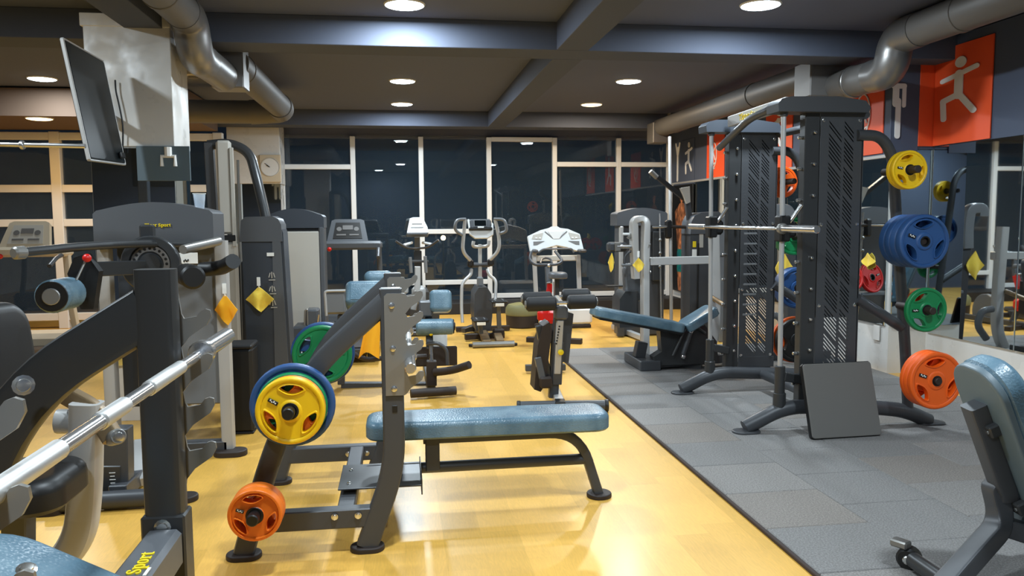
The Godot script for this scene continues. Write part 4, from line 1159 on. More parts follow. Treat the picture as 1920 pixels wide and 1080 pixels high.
func ducts() -> void:
	var t := thing("air_duct", "round metal air duct dipping under the cross beam beside the white column", "air duct", Vector3(-1.38, 2.84, -6.0))
	var r := 0.118
	part(t, "near_run", mb().tube([Vector3(-1.42, 2.86, 1.2), Vector3(-1.42, 2.86, -5.72)], r, 24), M.duct)
	for z in [-1.2, -2.7, -4.2, -5.2]:
		part(t, "joint_band", mb().cyl(Vector3(-1.42, 2.86, z), Vector3(-1.42, 2.86, z - 0.05), r + 0.006, 24), M.duct)
	part(t, "elbow", mb().tube([Vector3(-1.42, 2.86, -5.70), Vector3(-1.42, 2.86, -5.92), Vector3(-1.41, 2.62, -6.0), Vector3(-1.40, 2.62, -6.2)], r + 0.004, 24, 0.2), M.duct_shiny, "bright metal elbow")
	part(t, "dip_run", mb().tube([Vector3(-1.40, 2.62, -6.15), Vector3(-1.385, 2.62, -6.8)], r, 24), M.duct_shiny)
	part(t, "riser_box", mb().box(Vector3(-1.36, 2.71, -6.92), Vector3(0.26, 0.36, 0.26), 0.01), M.duct_shiny)
	part(t, "far_run", mb().tube([Vector3(-1.34, 2.76, -6.95), Vector3(-1.33, 2.76, -9.55)], 0.13, 24), M.duct)
	part(t, "joint_band", mb().cyl(Vector3(-1.34, 2.76, -7.25), Vector3(-1.34, 2.76, -7.31), 0.137, 24), M.duct)
	part(t, "corner_elbow", mb().tube([Vector3(-1.33, 2.76, -9.45), Vector3(-1.33, 2.74, -9.75), Vector3(-1.7, 2.72, -9.75)], 0.142, 24, 0.22), M.duct)
	part(t, "side_run", mb().tube([Vector3(-1.6, 2.72, -9.75), Vector3(-3.0, 2.72, -9.75)], 0.135, 24), M.duct)
	var d := thing("air_duct", "long grey air duct along the right wall, stepping down under the cross beam", "air duct", Vector3(3.9, 2.8, -6.0))
	part(d, "near_run", mb().tube([Vector3(3.98, 2.88, 1.2), Vector3(3.98, 2.88, -5.7)], 0.13, 24), M.duct)
	for z in [-1.5, -3.0, -4.4, -5.2]:
		part(d, "joint_band", mb().cyl(Vector3(3.98, 2.88, z), Vector3(3.98, 2.88, z - 0.05), 0.136, 24), M.duct)
	part(d, "elbow", mb().tube([Vector3(3.98, 2.88, -5.68), Vector3(3.98, 2.88, -5.98), Vector3(3.96, 2.62, -6.02), Vector3(3.96, 2.62, -6.25)], 0.136, 24, 0.2), M.duct_shiny, "bright metal elbow")
	part(d, "dip_run", mb().tube([Vector3(3.96, 2.62, -6.2), Vector3(3.94, 2.62, -6.8)], 0.13, 24), M.duct)
	part(d, "joint_band", mb().cyl(Vector3(3.95, 2.62, -6.5), Vector3(3.95, 2.62, -6.54), 0.139, 24), M.duct_shiny)
	part(d, "riser_box", mb().box(Vector3(3.87, 2.69, -6.9), Vector3(0.40, 0.32, 0.3), 0.01), M.duct)
	part(d, "far_run", mb().tube([Vector3(3.9, 2.78, -7.1), Vector3(3.86, 2.78, -11.5)], 0.13, 24), M.duct)
	for z in [-8.3, -9.6, -10.8]:
		part(d, "joint_band", mb().cyl(Vector3(3.885, 2.78, z), Vector3(3.884, 2.78, z - 0.05), 0.136, 24), M.duct)
	part(d, "end_box", mb().box(Vector3(3.83, 2.70, -11.45), Vector3(0.24, 0.3, 0.3), 0.01), M.duct)
	var s := thing("speaker", "small white box speaker on the window beam at the end of the right duct", "speaker", Vector3(4.148, 2.993, -11.62))
	var sc := Vector3(4.148, 2.993, -11.62)
	part(s, "case", mb().box(sc, Vector3(0.19, 0.18, 0.12), 0.012), M.pale)
	part(s, "grille", mb().box(sc + Vector3(0, 0, 0.062), Vector3(0.16, 0.15, 0.008), 0.003), M.panel_grey)
	part(s, "bracket", mb().bar(sc + Vector3(0, 0.0, -0.03), sc + Vector3(0, 0.22, -0.05), 0.03, 0.03), M.black)
	# smoke detector under the ceiling beside the duct
	var q := thing("smoke_detector", "small round pale detector on the ceiling between the column and the duct corner", "smoke detector", Vector3(-2.15, 3.02, -9.0))
	part(q, "base", mb().lathe(Vector3(-2.15, 3.02, -9.0), Vector3.DOWN, [Vector2(0.1, 0), Vector2(0.1, 0.02), Vector2(0.085, 0.03), Vector2(0.0, 0.03)], 24), M.pale)
	part(q, "sensor", mb().lathe(Vector3(-2.15, 2.99, -9.0), Vector3.DOWN, [Vector2(0.06, 0), Vector2(0.05, 0.02), Vector2(0.0, 0.024)], 20), M.panel_grey)

func clock() -> void:
	var c := Vector3(-1.846, 2.208, -12.03)
	c.z = -12.05
	var t := thing("wall_clock", "square cream wall clock with a round dial on the white pier", "clock", c)
	part(t, "case", mb().box(c + Vector3(0, 0, 0.02), Vector3(0.30, 0.40, 0.04), 0.008), M.beige)
	part(t, "dial", mb().lathe(c + Vector3(0, 0.02, 0.04), Vector3.BACK, [Vector2(0.128, 0), Vector2(0.125, 0.004), Vector2(0, 0.004)], 32), M.white)
	part(t, "rim", mb().lathe(c + Vector3(0, 0.02, 0.04), Vector3.BACK, [Vector2(0.126, 0), Vector2(0.128, 0.008), Vector2(0.136, 0.008), Vector2(0.138, 0.0)], 32), M.pale)
	part(t, "hand", mb().bar(c + Vector3(0, 0.02, 0.048), c + Vector3(-0.075, 0.075, 0.048), 0.006, 0.003, Vector3.BACK, 0.001), M.badge)
	part(t, "hand", mb().bar(c + Vector3(0, 0.02, 0.05), c + Vector3(-0.05, 0.045, 0.05), 0.009, 0.003, Vector3.BACK, 0.001), M.badge)
func crunch_bench() -> void:
	var z := -5.8
	var t := thing("back_extension_bench", "narrow back extension bench with four black foam rollers and a yellow knob", "exercise bench", Vector3(1.2, 0, -5.9))
	part(t, "front_bar", mb().tube([Vector3(0.865, 0.05, -5.735), Vector3(1.521, 0.05, -5.674)], 0.042, 14), M.paint)
	part(t, "bar_cap", mb().cyl(Vector3(1.505, 0.05, -5.677), Vector3(1.533, 0.05, -5.672), 0.047, 16), M.black)
	part(t, "bar_cap", mb().cyl(Vector3(0.873, 0.05, -5.734), Vector3(0.846, 0.05, -5.739), 0.047, 16), M.black)
	part(t, "spine", mb().bar(Vector3(1.176, 0.06, -5.743), Vector3(1.28, 0.08, -6.816), 0.07, 0.06), M.silver)
	part(t, "spine_cap", mb().bar(Vector3(1.162, 0.06, -5.659), Vector3(1.179, 0.06, -5.778), 0.075, 0.065), M.black)
	part(t, "main_post", mb().rtube([Vector3(1.163, 0.063, -5.95), Vector3(1.185, 0.461, -5.95), Vector3(1.205, 0.766, -5.9)], 0.07, 0.075, 0.1, Vector3.BACK), M.paint)
	var ip := part(t, "inner_post", mb().bar(Vector3(1.183, 0.261, -5.9), Vector3(1.201, 0.681, -5.86), 0.05, 0.05, Vector3.BACK), M.silver)
	for i in 7:
		part(ip, "pin_hole", mb().cyl(Vector3(1.193, 0.634, -5.845) + Vector3(-0.004 * i, -0.022 * i, 0), Vector3(1.191, 0.635, -5.835) + Vector3(-0.004 * i, -0.022 * i, 0), 0.007, 10, 0.001), M.badge)
	part(t, "outer_sleeve", mb().bar(Vector3(1.183, 0.174, -5.92), Vector3(1.196, 0.51, -5.9), 0.075, 0.06, Vector3.BACK), M.paint)
	part(t, "head_block", mb().box(Vector3(1.205, 0.738, -5.86), Vector3(0.1, 0.1, 0.1), 0.015), M.shroud)
	part(t, "yellow_knob", mb().lathe(Vector3(1.202, 0.436, -5.87), Vector3.BACK, [Vector2(0, 0), Vector2(0.01, 0), Vector2(0.01, 0.02), Vector2(0.022, 0.025), Vector2(0.022, 0.04), Vector2(0.015, 0.046), Vector2(0, 0.048)], 14), M.logo_yellow, "yellow pull knob")
	var g: StandardMaterial3D = M.foam
	for q in [[Vector3(0.932, 0.811, -5.8), Vector3(1.156, 0.815, -5.8)], [Vector3(1.464, 0.824, -5.8), Vector3(1.246, 0.821, -5.8)], [Vector3(0.951, 0.821, -6.1), Vector3(1.181, 0.825, -6.1)], [Vector3(1.488, 0.844, -6.1), Vector3(1.267, 0.84, -6.1)]]:
		part(t, "foam_roller", mb().cyl(q[0], q[1], 0.054, 22, 0.014), g, "black foam roller")
		part(t, "roller_cap", mb().cyl(q[0], q[0] + (q[0] - q[1]).normalized() * 0.012, 0.03, 16), M.steel)
	part(t, "roller_axle", mb().cyl(Vector3(0.924, 0.812, -5.8), Vector3(1.473, 0.824, -5.8), 0.014, 10), M.chrome)
	part(t, "roller_axle", mb().cyl(Vector3(0.942, 0.821, -6.1), Vector3(1.496, 0.844, -6.1), 0.014, 10), M.chrome)
	part(t, "roller_link", mb().bar(Vector3(1.197, 0.818, -5.8), Vector3(1.224, 0.832, -6.1), 0.03, 0.03), M.steel)
	# folded seat pad hanging on the left, seen edge on
	part(t, "seat_pad", mb().prism([Vector2(-0.07, -0.24), Vector2(-0.02, -0.26), Vector2(0.02, -0.2), Vector2(0.07, 0.22), Vector2(0.05, 0.28), Vector2(0.0, 0.25), Vector2(-0.04, 0.1)], Vector3(1.076, 0.381, -6), Vector3.RIGHT, Vector3.UP, 0.2), M.brown, "dark upholstered pad")
	part(t, "pad_rail", mb().bar(Vector3(1.134, 0.169, -5.95), Vector3(1.051, 0.631, -5.95), 0.05, 0.05, Vector3.BACK), M.paint_smooth)
	part(t, "side_plate", mb().prism([Vector2(-0.07, -0.15), Vector2(0.02, -0.17), Vector2(0.06, 0.22), Vector2(-0.02, 0.25)], Vector3(1.282, 0.485, -6.05), Vector3.RIGHT, Vector3.UP, 0.06), M.paint)
	part(t, "stop_block", mb().box(Vector3(1.091, 0.202, -5.9), Vector3(0.1, 0.09, 0.12), 0.015), M.brown)
	part(t, "lower_link", mb().bar(Vector3(1.033, 0.391, -5.9), Vector3(1.079, 0.165, -5.88), 0.05, 0.05, Vector3.BACK), M.shroud)
	part(t, "rear_bar", mb().bar(Vector3(1.153, 0.05, -7.255), Vector3(1.534, 0.05, -7.241), 0.06, 0.06), M.paint)
	part(t, "rear_spine", mb().bar(Vector3(1.285, 0.05, -6.845), Vector3(1.355, 0.05, -7.273), 0.06, 0.05), M.paint)

func spin_bike() -> void:
	var z := -8.8
	var t := thing("exercise_bike", "red and black indoor cycle seen from behind, left of the white treadmill console", "exercise bike", Vector3(1.7, 0, -8.9))
	part(t, "rear_foot", mb().bar(Vector3(1.474, 0.03, -9.145), Vector3(2.075, 0.03, -8.866), 0.08, 0.06), M.brown)
	part(t, "front_foot", mb().bar(Vector3(1.587, 0.03, -9.755) + Vector3(0, 0, -0.6), Vector3(2.213, 0.03, -9.636) + Vector3(0, 0, -0.6), 0.08, 0.06), M.brown)
	part(t, "base_beam", mb().bar(Vector3(1.743, 0.06, -8.813), Vector3(1.859, 0.06, -9.538) + Vector3(0, 0, -0.6), 0.07, 0.07), M.paint)
	part(t, "handlebar", mb().tube([Vector3(1.556, 1.059, -9.3), Vector3(1.528, 0.96, -9.25), Vector3(1.583, 0.905, -9.2), Vector3(1.86, 0.907, -9.2), Vector3(1.929, 0.948, -9.25), Vector3(1.868, 1.057, -9.4)], 0.018, 10, 0.06), M.paint)
	part(t, "inner_bar", mb().tube([Vector3(1.648, 0.923, -9.2), Vector3(1.679, 0.968, -9.3), Vector3(1.746, 0.984, -9.35), Vector3(1.796, 0.966, -9.3), Vector3(1.789, 0.92, -9.2)], 0.013, 8, 0.05), M.paint)
	part(t, "handle_post", mb().bar(Vector3(1.731, 0.883, -9.2), Vector3(1.74, 0.602, -9.15), 0.055, 0.055, Vector3.BACK), M.shroud)
	part(t, "clamp_screw", mb().ball(Vector3(1.741, 0.899, -9.15), 0.02, 10), M.chrome)
	part(t, "red_column", mb().bar(Vector3(1.747, 0.678, -9.15), Vector3(1.73, 0.512, -9.1), 0.06, 0.06, Vector3.BACK), M.red, "red frame column")
	part(t, "collar", mb().box(Vector3(1.741, 0.699, -9.12), Vector3(0.06, 0.02, 0.06), 0.005), M.chrome)
	part(t, "red_frame", mb().box(Vector3(1.707, 0.316, -9.05), Vector3(0.24, 0.18, 0.16), 0.05), M.red, "red lower frame")
	part(t, "flywheel", mb().cyl(Vector3(1.777, 0.161, -9.6) + Vector3(-0.03, 0, 0), Vector3(1.777, 0.161, -9.6) + Vector3(0.03, 0, 0), 0.24, 28, 0.01), M.shroud)
	part(t, "frame_spar", mb().bar(Vector3(1.723, 0.259, -9.1), Vector3(1.782, 0.06, -9.143), 0.06, 0.07), M.paint)
	part(t, "white_pedal", mb().box(Vector3(1.617, 0.268, -8.8), Vector3(0.1, 0.05, 0.07), 0.012), M.panel_white)
	part(t, "seat_post", mb().bar(Vector3(1.787, 0.765, -8.9), Vector3(1.796, 0.276, -8.95), 0.05, 0.05, Vector3.BACK), M.paint_smooth)
	part(t, "seat", mb().pad(Vector3(1.789, 0.805, -8.85), Basis(), 0.2, 0.27, 0.07, 0.03, 0.08), M.shroud)
	part(t, "seat_nose", mb().pad(Vector3(1.819, 0.807, -9), Basis(), 0.09, 0.2, 0.05, 0.02, 0.04), M.shroud)
	part(t, "brake_cable", mb().tube([Vector3(1.769, 0.72, -9), Vector3(1.774, 0.458, -9)], 0.005, 6), M.steel)

func far_treadmill() -> void:
	var z := -10.4
	var o := Vector3(Vector3(2.101, 0.085, -10.4).x, 0, z)
	var t := thing("treadmill", "white treadmill with an arched console, in front of the window", "treadmill", o)
	var p := []
	for q in [Vector2(-50, 24), Vector2(-54, -6), Vector2(-30, -17), Vector2(-14, -21), Vector2(-8, -24), Vector2(4, -24), Vector2(9, -21), Vector2(24, -19), Vector2(46, -9), Vector2(52, 22), Vector2(38, 23), Vector2(20, 16), Vector2(0, 12), Vector2(-20, 17), Vector2(-38, 26)]:
		p.append(Vector2(q.x, -q.y) * 0.00703)
	var c := Vector3(2.064, 1.174, -10.35)
	var tl := Basis(Vector3.RIGHT, -0.25)
	part(t, "console", mb().prism(p, c, tl.x, tl.y, 0.07), M.panel_white, "arched white console")
	for s in [-1.0, 1.0]:
		part(t, "button_panel", mb().prism([Vector2(0.17, 0.085), Vector2(0.31, 0.055), Vector2(0.33, 0.0), Vector2(0.2, -0.01)].map(func(v): return Vector2(v.x * s, v.y)), c + tl.z * 0.037, tl.x, tl.y, 0.008), M.pale)
		part(t, "cup_recess", mb().prism([Vector2(0.16, -0.03), Vector2(0.31, -0.035), Vector2(0.31, -0.085), Vector2(0.26, -0.08)].map(func(v): return Vector2(v.x * s, v.y)), c + tl.z * 0.037, tl.x, tl.y, 0.008), M.panel_grey)
		part(t, "dark_seam", mb().bar(c + tl.z * 0.038 + tl.x * 0.15 * s + tl.y * 0.1, c + tl.z * 0.038 + tl.x * 0.04 * s + tl.y * 0.005, 0.016, 0.006, tl.z, 0.001), M.panel_grey)
		for k in 2:
			part(t, "key", mb().box(c + tl.z * 0.044 + tl.x * (0.22 + 0.05 * k) * s + tl.y * 0.01, Vector3(0.03, 0.02, 0.008), 0.003, tl), M.panel_white)
	part(t, "reading_rest", mb().prism([Vector2(-0.11, 0.1), Vector2(0.11, 0.1), Vector2(0.04, 0.0), Vector2(-0.04, 0.0)], c + tl.z * 0.039, tl.x, tl.y, 0.008), M.white)
	var xl: float = Vector3(1.773, 0.673, -10.35).x
	var xr: float = Vector3(2.384, 0.662, -10.35).x
	part(t, "upright", mb().bar(Vector3(1.768, 1.042, -10.35), Vector3(xl + 0.03, 0.25, -10.35), 0.05, 0.07, Vector3.BACK), M.silver)
	part(t, "upright", mb().bar(Vector3(2.369, 0.964, -10.35), Vector3(xr + 0.01, 0.25, -10.35), 0.05, 0.07, Vector3.BACK), M.silver)
	part(t, "cross_panel", mb().box(Vector3(2.08, 0.924, -10.36), Vector3(0.56, 0.075, 0.05), 0.01), M.pale)
	part(t, "grip_bar", mb().tube([Vector3(1.799, 1.006, -10.2), Vector3(1.863, 1.054, -10.2), Vector3(2.249, 1.056, -10.2), Vector3(2.277, 1, -10.2)], 0.012, 8, 0.05), M.shroud)
	part(t, "side_handle", mb().box(Vector3(2.385, 1.026, -10.2), Vector3(0.09, 0.04, 0.2), 0.015), M.paint)
	part(t, "side_handle", mb().box(Vector3(1.756, 1.027, -10.2), Vector3(0.06, 0.05, 0.2), 0.015), M.paint)
	part(t, "motor_hood", mb().box(Vector3(2.194, 0.104, -10.35) * Vector3(1, 0, 1) + Vector3(0, 0.16, 0), Vector3(0.66, 0.24, 0.4), 0.04), M.panel_white, "white motor hood")
	part(t, "hood_base", mb().box(Vector3(2.194, 0.104, -10.35) * Vector3(1, 0, 1) + Vector3(0, 0.025, 0), Vector3(0.62, 0.05, 0.38), 0.01), M.brown)
	part(t, "deck", mb().box(Vector3(2.194, 0.104, -10.35) * Vector3(1, 0, 1) + Vector3(0, 0.11, -0.78), Vector3(0.6, 0.08, 1.3), 0.015), M.paint)

func elliptical() -> void:
	var z := -9.1
	var t := thing("elliptical_trainer", "grey elliptical trainer with two looped arms and chrome floor rails", "elliptical trainer", Vector3(1.0, 0, z))
	part(t, "rear_rail", mb().tube([Vector3(0.796, 0.035, -8.796), Vector3(1.274, 0.035, -8.823)], 0.034, 14), M.steel, "chrome rear floor rail")
	for x in [[884, 648], [966, 644]]:
		part(t, "rubber_foot", mb().foot(Vector3(0.805, 0, -8.899) if x[0] < 900 else Vector3(1.277, 0, -8.888), 0.09, 0.07, 0.03), M.black)
	part(t, "track", mb().bar(Vector3(0.96, 0.06, -8.8), Vector3(0.972, 0.1, -9.377), 0.09, 0.05), M.tan)
	part(t, "track", mb().bar(Vector3(1.113, 0.06, -8.811), Vector3(1.141, 0.1, -9.437), 0.09, 0.05), M.tan)
	part(t, "mid_rail", mb().bar(Vector3(0.755, 0.05, -9.318), Vector3(1.234, 0.05, -9.404), 0.07, 0.07), M.brown)
	part(t, "roller_box", mb().box(Vector3(1.15, 0.107, -9.25), Vector3(0.13, 0.09, 0.12), 0.015), M.brown)
	part(t, "flywheel_cover", mb().prism([Vector2(-0.09, -0.28), Vector2(0.09, -0.28), Vector2(0.11, -0.1), Vector2(0.1, 0.16), Vector2(0.05, 0.24), Vector2(-0.05, 0.24), Vector2(-0.1, 0.16), Vector2(-0.11, -0.1)], Vector3(0.979, 0.399, -9.6), Vector3.RIGHT, Vector3.UP, 0.5), M.paint)
	part(t, "mast_boot", mb().box(Vector3(0.959, 0.696, -9.5), Vector3(0.075, 0.12, 0.08), 0.015), M.shield)
	part(t, "mast", mb().bar(Vector3(0.959, 0.683, -9.5), Vector3(0.963, 1.148, -9.5), 0.042, 0.045, Vector3.BACK), M.silver)
	part(t, "cross_tube", mb().tube([Vector3(0.851, 0.898, -9.5), Vector3(1.078, 0.902, -9.5)], 0.03, 12), M.paint)
	part(t, "front_handle", mb().tube([Vector3(0.868, 1.193, -9.3), Vector3(0.854, 1.13, -9.3), Vector3(0.948, 1.121, -9.35), Vector3(1.044, 1.135, -9.3), Vector3(1.051, 1.198, -9.3)], 0.02, 10, 0.05), M.silver)
	var tl := Basis(Vector3.RIGHT, -0.3)
	var c := Vector3(0.956, 1.38, -9.4)
	part(t, "console", mb().box(c, Vector3(0.27, 0.14, 0.06), 0.02, tl), M.shroud)
	part(t, "console_rim", mb().prism([Vector2(-0.15, 0.06), Vector2(-0.13, 0.06), Vector2(-0.12, -0.08), Vector2(0.12, -0.08), Vector2(0.14, 0.02), Vector2(0.155, 0.0), Vector2(0.15, -0.13), Vector2(0.08, -0.17), Vector2(-0.07, -0.17), Vector2(-0.13, -0.12)], c + tl.z * 0.02, tl.x, tl.y, 0.05), M.panel_white)
	part(t, "screen_frame", mb().box(c + tl.z * 0.032 + tl.y * 0.015, Vector3(0.155, 0.09, 0.006), 0.002, tl), M.shield)
	part(t, "screen", mb().box(c + tl.z * 0.036 + tl.y * 0.015, Vector3(0.135, 0.066, 0.004), 0.001, tl), M.screen)
	part(t, "ledge", mb().box(c + tl.z * 0.05 - tl.y * 0.065, Vector3(0.28, 0.035, 0.06), 0.01, tl), M.black)
	part(t, "name_strip", mb().box(c + tl.z * 0.082 - tl.y * 0.05, Vector3(0.075, 0.018, 0.004), 0.001, tl), M.panel_white)
	for s in [0, 1]:
		var up: Array = [[Vector3(0.762, 1.451, -9.2), Vector3(0.74, 1.241, -9.2), Vector3(0.726, 1.073, -9.2), Vector3(0.823, 0.97, -9.25)], [Vector3(1.111, 1.449, -9.2), Vector3(1.16, 1.236, -9.2), Vector3(1.159, 1.08, -9.2), Vector3(1.056, 0.973, -9.25)]][s]
		part(t, "arm", mb().tube(up, 0.021, 12, 0.1), M.silver)
		var lp: Array = [[Vector3(0.768, 1.451, -9.2), Vector3(0.652, 1.446, -9.15), Vector3(0.632, 1.323, -9.15), Vector3(0.734, 1.265, -9.2)], [Vector3(1.099, 1.449, -9.2), Vector3(1.224, 1.448, -9.15), Vector3(1.248, 1.305, -9.15), Vector3(1.16, 1.28, -9.2)]][s]
		part(t, "looped_handle", mb().tube(lp, 0.018, 10, 0.07), M.shield)
		var pv: Vector3 = [Vector3(0.827, 0.929, -9.3), Vector3(1.068, 0.938, -9.3)][s]
		part(t, "pivot_block", mb().box(pv, Vector3(0.075, 0.09, 0.09), 0.02), M.black)
		var lo: Array = [[Vector3(0.834, 0.863, -9.25), Vector3(0.823, 0.803, -9.2), Vector3(0.711, 0.715, -9.15), Vector3(0.698, 0.44, -9.1), Vector3(0.704, 0.259, -9.05)], [Vector3(1.023, 0.86, -9.25), Vector3(1.036, 0.793, -9.2), Vector3(1.112, 0.739, -9.15), Vector3(1.097, 0.525, -9.1), Vector3(1.084, 0.437, -9.05)]][s]
		part(t, "lower_arm", mb().tube(lo, 0.019, 12, 0.1), M.silver)
		var pd: Vector3 = [Vector3(0.903, 0.267, -9), Vector3(1.116, 0.479, -9)][s]
		var pp := part(t, "foot_pedal", mb().box(pd + Vector3(0, 0.03, 0.0), Vector3(0.19, 0.03, 0.3), 0.012), M.black)
		part(pp, "tread_label", mb().box(pd + Vector3(0, 0.0, 0.152), Vector3(0.1, 0.035, 0.006), 0.002), M.ink_white)
		for k in [-1.0, 1.0]:
			part(pp, "tread_stripe", mb().box(pd + Vector3(0.045 * k, 0.048, 0.05), Vector3(0.015, 0.006, 0.16), 0.002), M.shield)
		part(t, "pedal_link", mb().bar(pd, [Vector3(0.919, 0.129, -9.05), Vector3(1.139, 0.179, -9.1)][s], 0.05, 0.05, Vector3.BACK), M.shroud)
	part(t, "stabiliser", mb().bar(Vector3(0.773, 0.05, -9.866), Vector3(0.936, 0.08, -10.015), 0.07, 0.06), M.paint)
	part(t, "base_beam", mb().bar(Vector3(Vector3(0.984, 0.214, -9.6).x, 0.06, -9.2), Vector3(Vector3(0.984, 0.214, -9.6).x, 0.06, -10.1), 0.1, 0.08), M.paint)
	part(t, "front_rail", mb().bar(Vector3(0.7, 0.04, -10.1), Vector3(1.4, 0.04, -10.1), 0.07, 0.06), M.brown)

func stepper() -> void:
	var z := -10.2
	var t := thing("upright_bike", "upright bike with a bright white console and two short grips, left of the elliptical", "exercise bike", Vector3(0.2, 0, z))
	var c := Vector3(0.228, 1.353, -10.2)
	var tl := Basis(Vector3.RIGHT, -0.7)
	part(t, "console", mb().prism([Vector2(-0.13, -0.11), Vector2(0.14, -0.11), Vector2(0.13, -0.02), Vector2(0.08, 0.12), Vector2(0.05, 0.14), Vector2(-0.05, 0.14), Vector2(-0.09, 0.12)], c, tl.x, tl.y, 0.06), M.panel_white, "bright white console")
	part(t, "console_edge", mb().box(c - tl.y * 0.125, Vector3(0.27, 0.03, 0.07), 0.01, tl), M.shroud)
	for k in 2:
		part(t, "display_line", mb().box(c + tl.z * 0.033 + tl.y * (0.03 - 0.06 * k), Vector3(0.13 + 0.03 * k, 0.016, 0.005), 0.001, tl), M.panel_grey)
	part(t, "neck", mb().bar(Vector3(0.227, 1.23, -10.25), Vector3(0.224, 1.015, -10.3), 0.065, 0.06, Vector3.BACK), M.shroud)
	part(t, "pulse_bar", mb().tube([Vector3(0.053, 1.13, -10), Vector3(0.157, 1.156, -10.2)], 0.018, 10), M.panel_white)
	part(t, "pulse_bar", mb().tube([Vector3(0.4, 1.139, -10), Vector3(0.299, 1.155, -10.2)], 0.018, 10), M.panel_white)
	part(t, "handlebar", mb().tube([Vector3(-0.044, 1.187, -9.9), Vector3(0.086, 1.096, -10), Vector3(0.223, 1.08, -10.2), Vector3(0.359, 1.099, -10), Vector3(0.483, 1.195, -9.9)], 0.014, 10, 0.1), M.paint)
	part(t, "grip_bar", mb().bar(Vector3(0.097, 0.923, -10.1), Vector3(0.367, 0.919, -10.1), 0.03, 0.03), M.paint)
	for q in [[Vector3(0.131, 0.979, -10.05), Vector3(0.141, 0.776, -10.05)], [Vector3(0.319, 0.99, -10.05), Vector3(0.329, 0.773, -10.05)]]:
		part(t, "elbow_grip", mb().cyl(q[0], q[1], 0.022, 14, 0.006), M.shield)
	part(t, "column", mb().bar(Vector3(0.232, 1.049, -10.3), Vector3(0.239, 0.284, -10.3), 0.1, 0.1, Vector3.BACK), M.paint_smooth)
	part(t, "body_cover", mb().prism([Vector2(-0.16, -0.4), Vector2(0.2, -0.4), Vector2(0.22, -0.1), Vector2(0.08, 0.12), Vector2(-0.06, 0.12), Vector2(-0.14, -0.1)], Vector3(0.27, 0.42, -10.3), Vector3.RIGHT, Vector3.UP, 0.7), M.paint_smooth)
	part(t, "base", mb().box(Vector3(0.27, 0.035, -10.3), Vector3(0.5, 0.07, 1.0), 0.02), M.paint)

func pouf() -> void:
	var c := Vector3(Vector3(1.641, 0.097, -10.4).x - 0.02, 0, -10.45)
	var t := thing("balance_trainer", "round stool like balance trainer with an olive top and a brown base", "balance trainer", c)
	part(t, "base", mb().lathe(c, Vector3.UP, [Vector2(0, 0), Vector2(0.2, 0.0), Vector2(0.215, 0.012), Vector2(0.22, 0.16), Vector2(0, 0.16)], 32), M.brown)
	part(t, "cushion", mb().lathe(c + Vector3(0, 0.16, 0), Vector3.UP, [Vector2(0.215, 0), Vector2(0.228, 0.02), Vector2(0.222, 0.1), Vector2(0.19, 0.145), Vector2(0.1, 0.165), Vector2(0, 0.17)], 32), M.olive)

func adjustable_bench() -> void:
	var t := thing("adjustable_bench", "adjustable bench with a long blue back pad, a raised seat and a dark foot box", "weight bench", Vector3(2.3, 0.02, -7.2))
	var bz := Vector3(0.03, 0, 1).normalized()
	var a := Vector3(1.80, 0.602, -7.05)
	var b := Vector3(2.56, 0.445, -7.03)
	var x := (b - a).normalized()
	part(t, "back_pad", mb().pad((a + b) * 0.5 + Vector3(0, -0.01, -0.03), Basis(x, bz.cross(x), bz), 0.86, 0.28, 0.085, 0.025, 0.05), M.blue_pad)
	part(t, "pad_board", mb().box((a + b) * 0.5 + Vector3(0, -0.063, -0.03), Vector3(0.8, 0.025, 0.25), 0.006, Basis(x, bz.cross(x), bz)), M.black)
	var c := Vector3(2.63, 0.43, -7.05)
	var d := Vector3(2.93, 0.585, -7.1)
	var y := (d - c).normalized()
	part(t, "seat_pad", mb().pad((c + d) * 0.5, Basis(y, bz.cross(y), bz), 0.36, 0.28, 0.08, 0.025, 0.05), M.blue_pad)
	part(t, "side_plate", mb().prism([Vector2(2.36, 0.05), Vector2(2.98, 0.05), Vector2(2.96, 0.26), Vector2(2.84, 0.42), Vector2(2.64, 0.38), Vector2(2.60, 0.41), Vector2(2.40, 0.40), Vector2(2.42, 0.18), Vector2(2.34, 0.13)], Vector3(0, 0.02, -7.12), Vector3.RIGHT, Vector3.UP, 0.12), M.paint_smooth)
	part(t, "foot_box", mb().box(Vector3(2.31, 0.068, -7.32), Vector3(0.2, 0.095, 0.55), 0.008), M.paint)
	part(t, "front_post", mb().bar(Vector3(2.27, 0.11, -7.3), Vector3(2.30, 0.26, -7.3), 0.1, 0.1, Vector3.BACK), M.paint)
	part(t, "base_rail", mb().bar(Vector3(2.35, 0.07, -7.15), Vector3(3.2, 0.10, -7.2), 0.1, 0.08), M.paint)
	part(t, "rear_foot", mb().bar(Vector3(3.2, 0.055, -6.98), Vector3(3.2, 0.055, -7.45), 0.09, 0.07), M.paint)
	part(t, "adjust_handle", mb().tube([Vector3(2.502, 0.172, -6.98), Vector3(2.597, 0.379, -6.98), Vector3(2.647, 0.442, -6.99), Vector3(2.729, 0.438, -7), Vector3(2.83, 0.366, -7.03)], 0.014, 10, 0.07), M.paint_smooth)
	part(t, "handle_tip", mb().cyl(Vector3(2.581, 0.171, -6.97), Vector3(2.612, 0.155, -6.97), 0.02, 12), M.chrome)
	part(t, "handle_tube", mb().cyl(Vector3(2.596, 0.181, -6.97), Vector3(2.661, 0.384, -6.97), 0.021, 14), M.paint)
	part(t, "handle_ring", mb().cyl(Vector3(2.661, 0.384, -6.97), Vector3(2.676, 0.414, -6.97), 0.023, 14), M.chrome)

